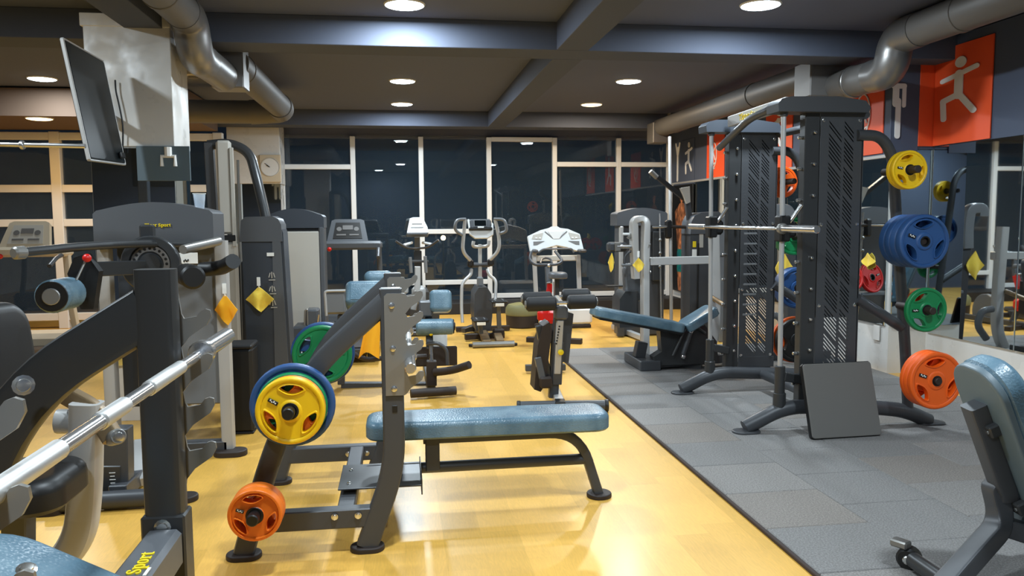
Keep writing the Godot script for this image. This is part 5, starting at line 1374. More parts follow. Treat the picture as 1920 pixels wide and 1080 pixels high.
func press_frame() -> void:
	var z := -7.9
	var t := thing("chest_press_machine", "grey steel press machine with a hooked silver upright and a horizontal beam", "weight machine", Vector3(2.6, 0, z))
	part(t, "hooked_upright", mb().rtube([Vector3(2.435, 0.823, -7.95), Vector3(2.415, 1.113, -7.95), Vector3(2.407, 1.439, -7.95), Vector3(2.523, 1.438, -7.9), Vector3(2.5, 0.951, -7.85), Vector3(2.492, -0.053, -7.8)], 0.13, 0.07, 0.09, Vector3.BACK, 0.015), M.silver, "hooked silver upright")
	part(t, "floor_plate", mb().box(Vector3(2.429, 0.03, -7.659) + Vector3(0, 0.0, 0), Vector3(0.26, 0.03, 0.26), 0.006), M.paint)
	part(t, "beam", mb().bar(Vector3(2.55, 1.005, -7.85), Vector3(3.201, 1.018, -7.75), 0.08, 0.085, Vector3.BACK), M.silver)
	part(t, "beam_cap", mb().box(Vector3(3.218, 1.017, -7.75), Vector3(0.05, 0.095, 0.1), 0.012), M.silver)
	part(t, "loop_frame", mb().rtube([Vector3(3.175, 1.331, -7.7), Vector3(3.204, 0.619, -7.7), Vector3(3.194, 0.177, -7.7), Vector3(3.036, -0.097, -7.7)], 0.1, 0.1, 0.25, Vector3.BACK, 0.025), M.silver, "curved silver rear frame")
	part(t, "peg", mb().cyl(Vector3(3.148, 0.637, -7.65), Vector3(3.175, 0.581, -7.35), 0.024, 14), M.tan)
	part(t, "arm_block", mb().box(Vector3(2.241, 1.152, -8), Vector3(0.2, 0.1, 0.12), 0.02), M.paint)
	part(t, "chrome_tube", mb().cyl(Vector3(2.221, 1.155, -7.93), Vector3(2.403, 1.158, -7.93), 0.022, 14), M.chrome)
	part(t, "clevis", mb().box(Vector3(2.232, 1.155, -7.93), Vector3(0.06, 0.09, 0.04), 0.006), M.steel)
	part(t, "lever", mb().bar(Vector3(2.346, 1.241, -7.95), Vector3(2.431, 1.329, -7.95), 0.03, 0.05, Vector3.BACK), M.steel)
	part(t, "white_stop", mb().box(Vector3(2.349, 1.285, -7.98), Vector3(0.09, 0.025, 0.05), 0.006), M.panel_white)
	part(t, "cable_arc", mb().tube([Vector3(2.308, 0.948, -7.95), Vector3(2.313, 1.07, -7.95), Vector3(2.41, 1.124, -7.95), Vector3(2.455, 1.112, -7.95)], 0.014, 10, 0.1), M.paint)
	part(t, "cross_pin", mb().cyl(Vector3(2.279, 0.965, -7.95), Vector3(2.48, 0.968, -7.95), 0.016, 10), M.shield)
	part(t, "seat_shell", mb().prism([Vector2(-0.1, -0.26), Vector2(0.1, -0.26), Vector2(0.1, 0.12), Vector2(-0.04, 0.12), Vector2(-0.1, 0.04)], Vector3(2.365, 0.569, -8.1), Vector3.RIGHT, Vector3.UP, 0.3), M.paint_smooth)
	part(t, "back_pad", mb().pad(Vector3(2.446, 0.767, -8.1), Basis(Vector3.RIGHT, Vector3(0, 0.2, 0.98), Vector3(0, -0.98, 0.2)), 0.2, 0.42, 0.08, 0.03, 0.08), M.shroud)
	bolts(t, [Vector3(2.526, 1.183, -7.78), Vector3(2.533, 1.042, -7.78), Vector3(2.534, 0.9, -7.78)], Vector3(1, 0, 0.4), 0.012)
	part(t, "base_rail", mb().bar(Vector3(2.351, 0.05, -7.378), Vector3(2.838, 0.05, -7.117), 0.09, 0.08), M.paint)
	part(t, "floor_arm", mb().bar(Vector3(2.732, 0.05, -9.89), Vector3(2.804, 0.05, -8.846), 0.06, 0.06), M.silver)
	part(t, "rubber_foot", mb().foot(Vector3(2.777, 0, -9.455), 0.18, 0.12), M.brown)
	cloth(Vector3(2.384, 1.053, -7.7), 0.13, 0.15, 0.05, "yellow cloth hung on the hooked silver upright", true, 12)
	cloth(Vector3(2.162, 1.096, -7.9), 0.075, 0.2, -0.1, "narrow yellow cloth hanging from the black block left of the hooked upright", false, 14)

func back_machines() -> void:
	var z := -9.4
	var t := thing("weight_machine", "grey machine with an arched cover and a light grey post, right of the last window", "weight machine", Vector3(3.1, 0, z))
	var x0: float = Vector3(2.594, 0.858, -9.4).x
	var x1: float = Vector3(3.226, 0.849, -9.4).x
	var b := mb()
	shroud_shape(b, Vector3((x0 + x1) * 0.5, 0, z), x1 - x0, 1.36, 1.52, 0.05, 0.3)
	part(t, "cover", b, M.shroud)
	part(t, "housing", mb().box(Vector3((x0 + x1) * 0.5 + 0.02, 0.69, z - 0.03), Vector3(x1 - x0 - 0.06, 1.35, 0.22), 0.01), M.paint)
	part(t, "corner_post", mb().box(Vector3(x0 + 0.06, 0.94, z + 0.13), Vector3(0.05, 0.83, 0.05), 0.01), M.silver)
	part(t, "shelf", mb().box(Vector3(2.567, 0.635, -9.25), Vector3(0.2, 0.016, 0.12), 0.003), M.black)
	part(t, "lower_post", mb().box(Vector3(x0 + 0.06, 0.27, z + 0.12), Vector3(0.09, 0.52, 0.06), 0.01), M.paint)
	part(t, "stack_rod", mb().tube([Vector3(3.11, 1.505, -9.2), Vector3(3.143, 0.211, -9.2)], 0.012, 8), M.chrome)
	part(t, "weight_block", mb().box(Vector3(3.115, 0.987, -9.3), Vector3(0.14, 0.6, 0.12), 0.008), M.paint_smooth)
	for k in 4:
		part(t, "selector_bolt", mb().ball(Vector3(3.112, 1.346, -9.18) + Vector3(0, -0.16 * k, 0), 0.02, 8), M.steel)
	part(t, "chrome_bar", mb().tube([Vector3(2.953, 1.342, -9), Vector3(3.142, 1.347, -9)], 0.014, 10), M.chrome)
	part(t, "dark_bar", mb().tube([Vector3(3.142, 1.347, -9), Vector3(3.392, 1.339, -9)], 0.02, 10), M.brown)
	part(t, "bar_hub", mb().box(Vector3(3.156, 1.315, -9.02), Vector3(0.08, 0.22, 0.08), 0.02), M.black)
	part(t, "pole", mb().tube([Vector3(3.262, 2.43, -9.3), Vector3(3.31, -0.072, -9.3)], 0.022, 10), M.silver)
	var t2 := thing("cable_machine", "dark machine with rounded cover and paper labels, behind the far tower of the frame", "weight machine", Vector3(3.5, 0, -8.9))
	var y0: float = Vector3(3.367, 0.876, -8.9).x
	var y1: float = Vector3(3.756, 0.87, -8.9).x
	var p := [Vector2(y0, 0.02), Vector2(y1, 0.02), Vector2(y1, 1.42), Vector2(y1 - 0.05, 1.50), Vector2(y0 + 0.12, 1.49), Vector2(y0 + 0.05, 1.46), Vector2(y0 + 0.015, 1.40), Vector2(y0, 1.32)]
	part(t2, "housing", mb().prism(p, Vector3(0, 0, -9.0), Vector3.RIGHT, Vector3.UP, 0.3), M.paint)
	part(t2, "cover", mb().prism([Vector2(y0 - 0.01, 1.26), Vector2(y1 + 0.01, 1.26), Vector2(y1 + 0.01, 1.44), Vector2(y1 - 0.05, 1.52), Vector2(y0 + 0.12, 1.51), Vector2(y0 + 0.04, 1.475), Vector2(y0, 1.40)], Vector3(0, 0, -8.98), Vector3.RIGHT, Vector3.UP, 0.31), M.shroud)
	part(t2, "red_line", mb().box(Vector3(3.441, 1.371, -8.82), Vector3(0.15, 0.012, 0.004), 0.001), M.red)
	part(t2, "label_sheet", mb().box(Vector3(3.414, 1.016, -8.84), Vector3(0.055, 0.13, 0.004), 0.001), M.ink_white, "white label")
	part(t2, "label_sheet", mb().box(Vector3(3.413, 1.141, -8.84), Vector3(0.04, 0.07, 0.004), 0.001), M.logo_yellow, "yellow label")
	part(t2, "label_sheet", mb().box(Vector3(3.496, 1.202, -8.84), Vector3(0.05, 0.2, 0.004), 0.001), M.pale, "long pale label")
	part(t2, "pale_cap", mb().box(Vector3(3.497, 1.352, -8.83), Vector3(0.07, 0.02, 0.01), 0.003), M.pale)
	part(t2, "slot", mb().box(Vector3(3.464, 0.753, -8.84), Vector3(0.02, 0.8, 0.006), 0.002), M.badge)
	part(t2, "side_wing", mb().prism([Vector2(0.0, -0.3), Vector2(0.2, -0.3), Vector2(0.2, 0.16), Vector2(0.1, 0.2), Vector2(0.0, 0.1)], Vector3(3.639, 1.315, -8.7), Vector3.RIGHT, Vector3.UP, 0.1), M.shield)
	part(t2, "wing_post", mb().bar(Vector3(3.677, 1.068, -8.72), Vector3(3.713, -0.248, -8.72) * Vector3(1, 0, 1) + Vector3(0, 0.01, 0), 0.08, 0.08, Vector3.BACK), M.shield)
	part(t2, "boom", mb().bar(Vector3(2.912, 1.987, -8.95), Vector3(3.369, 1.639, -8.95), 0.05, 0.06, Vector3.BACK), M.black, "black diagonal boom")
	part(t2, "boom_tip", mb().cyl(Vector3(2.899, 1.992, -8.93), Vector3(2.983, 1.918, -8.93), 0.03, 12), M.steel)
	part(t2, "boom_bracket", mb().prism([Vector2(-0.06, 0.08), Vector2(0.05, 0.1), Vector2(0.06, -0.08), Vector2(0.02, -0.1)], Vector3(3.311, 1.713, -8.9), Vector3.RIGHT, Vector3.UP, 0.05), M.pale)
	part(t2, "boom_post", mb().bar(Vector3(3.367, 1.678, -8.98), Vector3(3.433, 1.25, -9), 0.06, 0.06, Vector3.BACK), M.paint)
	# black dumbbell-like gear left on the floor is not visible; a machine with a visible arched arm stands behind the frame
	var t3 := thing("grey_arm_machine", "machine with a light grey bent arm between the two perforated towers", "weight machine", Vector3(3.75, 0, -7.4))
	part(t3, "bent_arm", mb().rtube([Vector3(3.68, 1.446, -7.4), Vector3(3.678, 1.525, -7.4), Vector3(3.824, 1.529, -7.4), Vector3(3.846, 1.329, -7.4), Vector3(3.835, 1.117, -7.4)], 0.1, 0.11, 0.07, Vector3.BACK, 0.02), M.shield)
	part(t3, "post", mb().bar(Vector3(3.844, 1.169, -7.42), Vector3(3.909, -0.074, -7.42) * Vector3(1, 0, 1) + Vector3(0, 0.01, 0), 0.1, 0.1, Vector3.BACK), M.paint)
	part(t3, "base", mb().bar(Vector3(3.909, -0.074, -7.42) * Vector3(1, 0, 1) + Vector3(-0.4, 0.06, 0), Vector3(3.909, -0.074, -7.42) * Vector3(1, 0, 1) + Vector3(0.4, 0.06, 0), 0.1, 0.08), M.paint)
	part(t3, "seat_tube", mb().tube([Vector3(3.586, 0.492, -7.3), Vector3(3.709, 0.479, -7.3), Vector3(3.758, 0.329, -7.3), Vector3(3.638, 0.183, -7.3)], 0.035, 12, 0.12), M.shield)
	cloth(Vector3(3.77, 1.093, -7.35), 0.2, 0.3, 0.0, "yellow cloth hanging behind the chrome guide rod of the frame", false, 17)
	cloth(Vector3(4.415, 1.106, -6.957), 0.2, 0.16, 0.0, "small yellow cloth on the mirror, seen between the near tower and the blue plates", false, 19, Vector3.LEFT)

func perforated(b: MB, o: Vector3, x: Vector3, y: Vector3, w: float, h: float, th: float) -> MB:
	# a steel sheet with two columns of long slanted slots; the strips between the slots are quads
	var n := x.cross(y).normalized()
	var cols := [[0.20, 0.50], [0.56, 0.78]]
	var pitch := 0.027
	var slot := 0.011
	var rng := RandomNumberGenerator.new()
	rng.seed = 5
	for f in [0.0, -th]:
		var d: Vector3 = n * (1.0 if f == 0.0 else -1.0)
		var P := func(px: float, py: float) -> Vector3: return o + x * px + y * py + n * f
		var edges := [0.0, cols[0][0] * w, cols[0][1] * w, cols[1][0] * w, cols[1][1] * w, w]
		for k in [0, 2, 4]:
			b.quad(P.call(edges[k], 0), P.call(edges[k + 1], 0), P.call(edges[k + 1], h), P.call(edges[k], h), d)
		for c in cols:
			var x0: float = c[0] * w
			var x1: float = c[1] * w
			var drop := (x1 - x0) * 1.15
			var m := int((h - drop) / pitch)
			b.tri(P.call(x0, 0), P.call(x1, 0), P.call(x0, drop), d)
			for k in m:
				var ya := k * pitch
				var yb := ya + pitch - (0.0 if (k % 7 == 3) else slot)
				b.quad(P.call(x0, ya + drop), P.call(x1, ya), P.call(x1, yb), P.call(x0, yb + drop), d)
			b.quad(P.call(x0, m * pitch + drop), P.call(x1, m * pitch), P.call(x1, h), P.call(x0, h), d)
	for e in [[Vector2(0, 0), Vector2(w, 0), Vector2(0, -1)], [Vector2(w, 0), Vector2(w, h), Vector2(1, 0)], [Vector2(w, h), Vector2(0, h), Vector2(0, 1)], [Vector2(0, h), Vector2(0, 0), Vector2(-1, 0)]]:
		var p: Vector3 = o + x * e[0].x + y * e[0].y
		var q: Vector3 = o + x * e[1].x + y * e[1].y
		b.quad(p, q, q - n * th, p - n * th, x * e[2].x + y * e[2].y)
	return b

func power_frame() -> void:
	var t := thing("guided_bar_frame", "large charcoal lifting frame with two perforated towers, chrome guide rods and plate pegs", "power rack", Vector3(2.9, 0.02, -5.5))
	for s in [0, 1]:
		var z: float = [-4.9, -6.1][s]
		var dz: float = [0.0, 0.02][s]
		part(t, "base_tube", mb().tube([Vector3(2.26, 0.05, z), Vector3(2.54, 0.185, z), Vector3(3.2, 0.15, z), Vector3(3.42, 0.12, z), Vector3(3.6, 0.04, z)], 0.05, 16, 0.14, Vector3.BACK), M.paint)
		part(t, "foot_plate", mb().foot(Vector3(2.27, 0.02, z), 0.19, 0.13, 0.014), M.paint)
		part(t, "foot_plate", mb().foot(Vector3(3.62, 0.02, z), 0.19, 0.13, 0.014), M.paint)
		# tower: a slotted sheet, a solid side and an inner sheet
		var zt := z - 0.06
		var tw := mb()
		var r0 := part(t, "tower_sheet", perforated(tw, Vector3(2.745, 0.30, zt + 0.06), Vector3.RIGHT, Vector3.UP, 0.30, 1.80, 0.004), M.paint, "sheet steel with slanted slots")
		part(t, "tower_side", mb().box(Vector3(2.69, 1.16, zt + 0.055), Vector3(0.1, 1.96, 0.012), 0.003).box(Vector3(2.642, 1.16, zt + 0.025), Vector3(0.012, 1.96, 0.07), 0.003), M.paint_smooth)
		part(t, "tower_edge", mb().box(Vector3(3.045, 1.2, zt), Vector3(0.016, 1.95, 0.12), 0.003), M.paint)
		part(t, "tower_end", mb().box(Vector3(2.9, 0.26, zt + 0.058), Vector3(0.31, 0.09, 0.006), 0.001), M.paint)
		part(t, "tower_end", mb().box(Vector3(2.9, 2.12, zt + 0.058), Vector3(0.31, 0.05, 0.006), 0.001), M.paint)
		part(t, "inner_sheet", mb().box(Vector3(2.9, 1.44 + 0.06 * s, zt - 0.01), Vector3(0.3, 1.34 - 0.12 * s, 0.006), 0.001), M.paint_smooth)
		part(t, "tower_foot", mb().box(Vector3(2.86, 0.205, zt), Vector3(0.34, 0.03, 0.12), 0.006), M.paint_smooth)
		for k in 9:
			part(t, "safety_stud", mb().cyl(Vector3(2.70, 0.36 + k * 0.205, zt + 0.06), Vector3(2.70, 0.36 + k * 0.205, zt + 0.085), 0.011, 10), M.bolt)
			part(t, "side_stud", mb().cyl(Vector3(2.637, 0.33 + k * 0.205, zt + 0.025), Vector3(2.605, 0.33 + k * 0.205, zt + 0.025), 0.012, 10), M.bolt)
		bolts(t, [Vector3(2.765, 0.32, zt + 0.061), Vector3(3.02, 0.32, zt + 0.061), Vector3(2.765, 0.86, zt + 0.061), Vector3(3.02, 0.86, zt + 0.061), Vector3(2.765, 1.40, zt + 0.061), Vector3(3.02, 1.40, zt + 0.061), Vector3(2.765, 2.08, zt + 0.061), Vector3(3.02, 2.08, zt + 0.061)], Vector3.BACK, 0.008)
		# head cover and guide rod
		part(t, "head_cover", mb().prism([Vector2(2.42, 2.125), Vector2(3.04, 2.125), Vector2(3.055, 2.155), Vector2(3.02, 2.20), Vector2(2.83, 2.225), Vector2(2.50, 2.22), Vector2(2.44, 2.205), Vector2(2.415, 2.175)], Vector3(0, 0, z - 0.02), Vector3.RIGHT, Vector3.UP, 0.17), M.shroud_dark if s == 1 else M.paint)
		part(t, "guide_rod", mb().cyl(Vector3(2.50, 0.42, z), Vector3(2.485, 2.14, z), 0.0165, 16), M.rod)
		part(t, "rod_cap", mb().cyl(Vector3(2.485, 2.10, z), Vector3(2.485, 2.14, z), 0.026, 14), M.paint)
		part(t, "rod_socket", mb().cyl(Vector3(2.50, 0.17, z), Vector3(2.50, 0.46, z), 0.034, 18), M.paint_smooth)
		part(t, "rod_collar", mb().cyl(Vector3(2.50, 0.17, z), Vector3(2.50, 0.28, z), 0.042, 18), M.paint_smooth)
		part(t, "socket_tie", mb().bar(Vector3(2.52, 0.39, z), Vector3(2.66, 0.36, z - 0.02), 0.06, 0.06), M.paint_smooth)
		part(t, "carriage", mb().box(Vector3(2.495, 1.375, z), Vector3(0.075, 0.17, 0.09), 0.01), M.black)
		part(t, "carriage_arm", mb().box(Vector3(2.56, 1.37, z - 0.05), Vector3(0.11, 0.12, 0.05), 0.02), M.black)
		part(t, "catch_hook", mb().tube([Vector3(2.55, 1.40, z - 0.04), Vector3(2.585, 1.45, z - 0.03), Vector3(2.63, 1.53, z - 0.01)], 0.014, 10, 0.03), M.chrome)
		# bent upper tube and plate post
		part(t, "plate_post", mb().tube([Vector3(3.0, 1.985, z), Vector3(3.17, 1.985, z), Vector3(3.26, 1.86, z), Vector3(3.33, 1.2, z), Vector3(3.40, 0.6, z), Vector3(3.44, 0.14, z)], 0.036, 16, 0.16, Vector3.BACK), M.paint)
		part(t, "post_brace", mb().tube([Vector3(3.04, 0.90, z), Vector3(3.37, 0.70, z)], 0.036, 14), M.paint)
		var dirz := 1.0 if s == 0 else -1.0
		for q in [[3.2, 1.742], [3.29, 1.29], [3.34, 0.85], [3.40, 0.395]]:
			part(t, "plate_peg", mb().cyl(Vector3(q[0], q[1], z), Vector3(q[0], q[1], z + (0.31 if q[1] == 1.29 else 0.36) * dirz), 0.0245, 16), M.brown)
	part(t, "top_tie", mb().tube([Vector3(2.5, 2.19, -4.95), Vector3(2.44, 2.16, -5.0), Vector3(2.44, 2.14, -5.3), Vector3(2.52, 2.0, -6.02)], 0.026, 14, 0.2), M.paint)
	part(t, "name_tie", mb().bar(Vector3(2.56, 2.20, -4.98), Vector3(2.60, 2.20, -6.0), 0.05, 0.08), M.silver, "light grey top tie with yellow lettering")
	letters(t, "Tiger Sport", Vector3(2.53, 2.19, -5.5), Basis(Vector3(0.04, 0, 1).normalized(), Vector3.UP, Vector3(-1, 0, 0.04).normalized()), 0.06, M.logo_yellow)
	part(t, "rear_tie", mb().tube([Vector3(3.06, 2.12, -4.9), Vector3(3.06, 2.12, -6.1)], 0.03, 12), M.paint)
	part(t, "floor_tie", mb().tube([Vector3(2.95, 0.16, -4.9), Vector3(2.95, 0.16, -6.1)], 0.04, 12), M.paint)
	part(t, "guided_bar", mb().cyl(Vector3(2.47, 1.375, -6.15), Vector3(2.47, 1.375, -4.85), 0.0145, 14), M.chrome, "chrome bar between the carriages")
	part(t, "bar_sleeve", mb().cyl(Vector3(2.47, 1.375, -4.86), Vector3(2.47, 1.375, -4.42), 0.0245, 18), M.chrome)
	part(t, "bar_sleeve", mb().cyl(Vector3(2.47, 1.375, -6.14), Vector3(2.47, 1.375, -6.5), 0.0245, 18), M.chrome)
	part(t, "bar_collar", mb().cyl(Vector3(2.47, 1.375, -4.87), Vector3(2.47, 1.375, -4.84), 0.036, 18), M.steel)
	# weight stack pictured inside the far tower
	for k in 9:
		part(t, "stack_number", mb().box(Vector3(2.80, 1.32 - k * 0.082, -6.03), Vector3(0.11, 0.014, 0.004), 0.001), M.shield)
	# plates
	var k := Vector3(0, 0, 1)
	plate(Vector3(3.2, 1.742, -4.62), k, 0.122, 0.034, M.yellow, 0.3, "yellow weight plate, front one of the pair on the frame's top near peg")
	plate(Vector3(3.2, 1.742, -4.657), k, 0.122, 0.034, M.yellow, 0.9, "yellow weight plate, rear one of the pair on the frame's top near peg")
	for i in 4:
		plate(Vector3(3.29, 1.29, -4.575 - 0.058 * i), k, 0.172, 0.056, M.blue, 0.1 + i * 0.4, ["blue weight plate, front of the thick stack of four on the near tower", "blue weight plate, second in the thick stack of four on the near tower", "blue weight plate, third in the thick stack of four on the near tower", "blue weight plate, last in the thick stack of four on the near tower"][i], "blue plates stacked on the near tower")
	plate(Vector3(3.34, 0.85, -4.6), k, 0.143, 0.034, M.green, 0.5, "green weight plate alone on a near peg under the blue stack")
	plate(Vector3(3.40, 0.395, -4.56), k, 0.186, 0.036, M.orange_deep, 0.12, "orange weight plate, front one low on the near tower beside the leaning board")
	plate(Vector3(3.40, 0.395, -4.6), k, 0.186, 0.036, M.orange_deep, 0.5, "orange weight plate, middle one low on the near tower")
	plate(Vector3(3.40, 0.395, -4.64), k, 0.186, 0.036, M.orange_deep, 1.1, "orange weight plate, rear one low on the near tower")
	var b := Vector3(0, 0, -1)
	plate(Vector3(3.2, 1.742, -6.34), b, 0.13, 0.05, M.orange_deep, 0.2, "orange weight plate high on the far side of the frame")
	plate(Vector3(3.30, 1.29, -6.36), b, 0.16, 0.1, M.green, 0.2, "green weight plate on the far side of the frame behind the chrome guide rod")
	plate(Vector3(3.34, 0.85, -6.38), b, 0.175, 0.12, M.blue, 0.2, "blue weight plate on the far side of the frame, seen between the towers")
	plate(Vector3(3.36, 0.395, -6.33), b, 0.19, 0.05, M.black, 0.4, "black weight plate in front of an orange one, low between the towers")
	plate(Vector3(3.36, 0.395, -6.38), b, 0.2, 0.045, M.orange_deep, 0.4, "orange weight plate rim low between the towers, behind a black plate")

func leaning_board() -> void:
	var a := Vector3(2.60, 0.024, -4.645)
	var b := Vector3(3.10, 0.024, -4.665)
	var c := Vector3(2.62, 0.485, -4.79)
	var x := (b - a).normalized()
	var y := (c - a)
	y = (y - x * y.dot(x)).normalized()
	var z := x.cross(y)
	var B := Basis(x, y, z)
	var t := thing("step_board", "square black rubber board leaning against the near tower", "board", a)
	var cen := (a + b) * 0.5 + y * 0.245
	var ring := [Vector2(-0.235, -0.245), Vector2(0.235, -0.245), Vector2(0.25, -0.23), Vector2(0.25, 0.23), Vector2(0.235, 0.245), Vector2(-0.235, 0.245), Vector2(-0.25, 0.23), Vector2(-0.25, -0.23)]
	part(t, "core", mb().prism(ring, cen - z * 0.018, x, y, 0.026), M.black)
	part(t, "rubber_face", mb().pad(cen, Basis(x, z, x.cross(z)), 0.492, 0.482, 0.012, 0.004, 0.02), M.rubber_top)

func front_seat() -> void:
	# upholstered seat at the lower right, its back shell towards us
	var t := thing("utility_seat", "bench seat with a tall blue back pad at the lower right corner", "weight bench", Vector3(2.35, 0.02, -2.75))
	var up := Vector3(-0.40, 0.92, 0.0).normalized()
	var ang := 0.12
	var n := Vector3(cos(ang) * 0.92, 0.40, sin(ang) * 0.92).normalized()      # towards the sitter
	up = (up - n * up.dot(n)).normalized()
	var w := up.cross(n).normalized()
	var top := Vector3(2.171, 0.875, -2.72)
	var L := 0.74
	var cen := top - up * L * 0.5 + n * 0.0
	part(t, "back_shell", mb().pad(cen, Basis(w, -n, w.cross(-n)), 0.30, L, 0.03, 0.01, 0.12), M.shield_blue, "grey blue back shell")
	part(t, "back_pad", mb().pad(cen + n * 0.06 , Basis(w, n, w.cross(n)), 0.30, L + 0.01, 0.09, 0.035, 0.12), M.blue_pad)
	part(t, "back_post", mb().rtube([cen - n * 0.045 + up * 0.22, cen - n * 0.05 - up * 0.2, Vector3(2.311, 0.396, -2.75), Vector3(2.336, 0.243, -2.72), Vector3(2.043, 0.101, -2.6), Vector3(1.844, 0.022, -2.5)], 0.085, 0.07, 0.12, w, 0.012), M.paint, "bent rectangular back post")
	part(t, "post_bracket", mb().box(cen - n * 0.03 + up * 0.12 , Vector3(0.14, 0.05, 0.05), 0.006, Basis(w, up, w.cross(up))), M.paint_smooth)
	part(t, "post_bracket", mb().box(cen - n * 0.03 - up * 0.22, Vector3(0.14, 0.05, 0.05), 0.006, Basis(w, up, w.cross(up))), M.paint_smooth)
	bolts(t, [cen - n * 0.05 + up * 0.12 - w * 0.05, cen - n * 0.05 - up * 0.22 - w * 0.05], -n, 0.008)
	part(t, "seat_pad", mb().pad(cen - up * (L * 0.5 + 0.02) + n * 0.24 + Vector3(0, -0.02, 0), Basis(w, Vector3.UP, w.cross(Vector3.UP)), 0.3, 0.4, 0.08, 0.03, 0.08), M.blue_pad)
	part(t, "seat_post", mb().bar(cen - up * (L * 0.5 + 0.02) + n * 0.24 + Vector3(0, -0.05, 0), (cen + n * 0.24) * Vector3(1, 0, 1) + Vector3(0.1, 0.07, 0), 0.08, 0.08, Vector3.BACK), M.paint)
	part(t, "main_beam", mb().bar(Vector3(2.337, 0.232, -2.72), (cen + n * 0.24) * Vector3(1, 0, 1) + Vector3(0.25, 0.08, 0.05), 0.085, 0.07), M.paint)
	part(t, "cross_foot", mb().tube([Vector3(2.025, 0.07, -2.815), Vector3(2.02, 0.07, -2.539), Vector3(1.997, 0.07, -2.256)], 0.032, 14), M.paint_smooth)
	part(t, "cross_foot", mb().bar((cen + n * 0.24) * Vector3(1, 0, 1) + Vector3(0.25, 0.06, 0.3), (cen + n * 0.24) * Vector3(1, 0, 1) + Vector3(0.25, 0.06, -0.25), 0.06, 0.06), M.paint)
	var wc := Vector3(2.031, 0.06, -2.858)
	part(t, "transport_wheel", mb().cyl(wc + Vector3(-0.016, 0, 0.02), wc + Vector3(0.03, 0, -0.022), 0.046, 22, 0.01), M.black)
	part(t, "wheel_hub", mb().cyl(wc + Vector3(-0.022, 0, 0.028), wc + Vector3(-0.012, 0, 0.015), 0.018, 14), M.bolt)
	part(t, "wheel_bracket", mb().box(wc + Vector3(-0.02, 0.055, -0.02), Vector3(0.05, 0.03, 0.07), 0.006, Basis(Vector3.UP, 0.5)), M.steel)
	bolts(t, [Vector3(2.094, 0.105, -2.667)], Vector3.UP, 0.01)

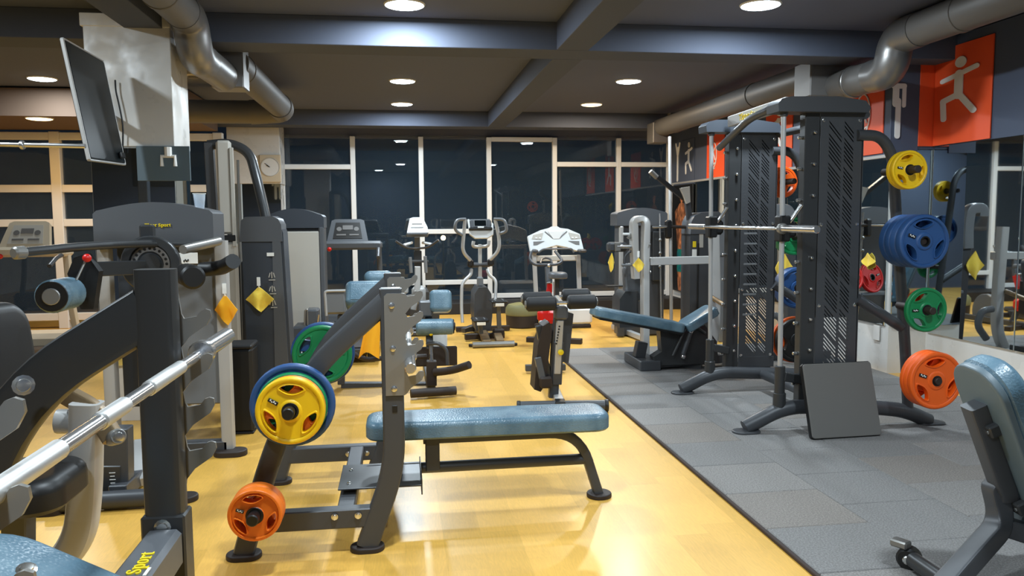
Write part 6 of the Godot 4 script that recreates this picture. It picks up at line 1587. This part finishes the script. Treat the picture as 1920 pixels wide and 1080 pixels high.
func wall_graphics() -> void:
	var xs := Vector3(0, 0, 1)      # along the far wall, as seen from the room, runs right towards the viewer
	var b1 := banner(Vector3(4.425, 2.43, -6.81 - 0.36), 0.74, 0.80, xs, M.orange_print, "orange wall banner with a pale ring mark, behind the near tower")
	disc_mark(b1, Vector3(4.417, 2.42, -7.12), xs, Vector3.UP, 0.24)
	var b2 := banner(Vector3(4.425, 2.4, -8.83), 0.66, 0.80, xs, M.orange_print, "orange wall banner with a white lunging figure, between the two towers")
	pictogram(b2, Vector3(4.417, 2.38, -8.83), xs, Vector3.UP, 0.62, 0)
	var b3 := banner(Vector3(4.425, 2.33, -10.7), 0.62, 0.68, xs, M.orange_print, "narrow orange wall banner with a pale ring mark, at the far tower's rod")
	disc_mark(b3, Vector3(4.417, 2.33, -10.75), xs, Vector3.UP, 0.22)
	var b4 := banner(Vector3(4.425, 2.3, -11.95), 0.9, 0.70, xs, M.navy, "dark blue wall banner with two white figures, at the end of the right wall")
	pictogram(b4, Vector3(4.417, 2.32, -11.72), xs, Vector3.UP, 0.5, 0)
	pictogram(b4, Vector3(4.417, 2.32, -12.2), xs, Vector3.UP, 0.6, 1)
	var b5 := banner(Vector3(4.52, 2.48, -6.635), 0.27, 0.92, Vector3.RIGHT, M.navy, "navy strip of wall banner with the white standing figure, left of the big orange one")
	pictogram(b5, Vector3(4.40, 2.48, -6.627), Vector3.RIGHT, Vector3.UP, 0.5, 3)
	var b6 := banner(Vector3(4.733, 2.5, -6.632), 0.155, 0.84, Vector3.RIGHT, M.orange_print, "narrow orange banner strip on the wall step, joining the big orange banner")
	b6.set_meta("category", "banner")
	var b7 := banner(Vector3(4.80, 2.5, -6.27), 0.70, 0.84, xs, M.orange_print, "big orange wall banner with a white lunging figure, nearest on the right wall")
	pictogram(b7, Vector3(4.792, 2.50, -6.3), xs * 1.45, Vector3.UP, 0.55, 0)
	var b8 := banner(Vector3(-3.7, 2.45, 1.265), 0.85, 0.9, Vector3.LEFT, M.shroud_dark, "dark grey banner with a white standing figure on the rear wall behind the viewer")
	pictogram(b8, Vector3(-3.7, 2.6, 1.255), Vector3.LEFT, Vector3.UP, 0.75, 2)
	# bodybuilder poster on the end of the right wall
	var p := thing("wall_poster", "tall poster of a bare chested muscular man in teal trunks, beside the mirror", "poster", Vector3(4.40, 1.1, -11.9))
	var im := poster_image()
	var m := sm(Color.WHITE, 0.5)
	m.albedo_texture = ImageTexture.create_from_image(im)
	var q := mb()
	var a := Vector3(4.385, 0.3, -12.35)
	var d := Vector3(0, 0, 0.85)
	var h := Vector3(0, 1.65, 0)
	for v in [[Vector2(0, 1), Vector2(1, 0), Vector2(1, 1)], [Vector2(0, 1), Vector2(0, 0), Vector2(1, 0)]]:
		for c in v:
			q.t.append(a + d * c.x + h * (1.0 - c.y))
			q.uv.append(c)
	part(p, "print", q, m)
	part(p, "board", mb().box(Vector3(4.405, 1.125, -11.925), Vector3(0.03, 1.68, 0.88), 0.004), M.black)
	# solid red plate standing in for a reflection in the mirror, on a bracket
	var r := plate(Vector3(4.30, 0.86, -7.1), Vector3(-0.3, 0.25, 1), 0.15, 0.035, M.red, 0.2, "red plate added for a mirror reflection, on a grey bracket behind the green plate")
	var st := thing("plate_bracket", "grey wall bracket that carries the bright red plate", "bracket", Vector3(4.4, 0.72, -7.15))
	part(st, "arm", mb().bar(Vector3(4.43, 0.70, -7.14), Vector3(4.1, 0.70, -7.14), 0.14, 0.03), M.shield)
	part(st, "stem", mb().cyl(Vector3(4.25, 0.71, -7.14), Vector3(4.31, 0.87, -7.16), 0.022, 12), M.steel)

func poster_image() -> Image:
	var w := 192
	var h := 384
	var im := Image.create(w, h, false, Image.FORMAT_RGB8)
	im.fill(Color(0.05, 0.05, 0.06))
	var n := FastNoiseLite.new()
	n.seed = 3
	n.frequency = 0.03
	for y in h:
		for x in w:
			var u := (x - w * 0.5) / w
			var v := float(y) / h
			var half := 0.0
			if v < 0.16:
				half = 0.10 * sqrt(maxf(0.0, 1.0 - pow((v - 0.09) / 0.07, 2.0)))
			elif v < 0.24:
				half = 0.08 + (v - 0.16) * 3.4
			elif v < 0.42:
				half = 0.36 - (v - 0.24) * 0.5
			elif v < 0.62:
				half = 0.26 - (v - 0.42) * 0.35
			elif v < 0.8:
				half = 0.21
			else:
				half = 0.2 - (v - 0.8) * 0.3
			if absf(u) < half:
				var s := 0.62 + 0.5 * n.get_noise_2d(x * 1.3, y) + 0.12 * cos(u * 14.0)
				var c := Color(0.80 * s + 0.06, 0.52 * s + 0.03, 0.34 * s + 0.02)
				if v > 0.60 and v < 0.82:
					c = Color(0.05, 0.42 + 0.2 * n.get_noise_2d(x, y), 0.42)
				if v < 0.16 and v < 0.07:
					c = Color(0.1, 0.07, 0.05)
				im.set_pixel(x, y, c)
	return im

func objects() -> void:
	flat_bench()
	incline_bench()
	power_frame()
	leaning_board()
	front_seat()
	front_machine()
	seated_machine()
	crunch_bench()
	adjustable_bench()
	press_frame()
	leg_curl()
	cable_tower()
	column_machines()
	back_machines()
	spin_bike()
	far_treadmill()
	elliptical()
	stepper()
	pouf()
	television()
	ducts()
	clock()
	wall_graphics()
	treadmill(Vector3(Vector3(-0.604, 1.15, -9.6).x, 0, -9.6), "dark treadmill by the window between the dark arched machine and the upright bike", M.panel_dark, M.shroud)
	treadmill(Vector3(Vector3(-3.756, 1.269, -8.7).x, 0, -8.7), "treadmill in warm light at the left edge, behind the blue roller", M.pale, M.beige)
	treadmill(Vector3(-5.9, 0, -8.7), "treadmill beyond the left edge, next to the warm lit one", M.panel_grey, M.shroud)
	# street lamp glowing outside the window
	var lp := Vector3(0.96, 1.044, -17.5)
	var sl := thing("street_lamp", "small round lamp glowing outside the window", "lamp", Vector3(lp.x, -1.0, -17.5))
	part(sl, "globe", mb().ball(lp, 0.055, 14), M.glow_warm)
	part(sl, "pole", mb().bar(Vector3(lp.x, -1.0, -17.5), lp - Vector3(0, 0.05, 0), 0.04, 0.04, Vector3.BACK), M.black)
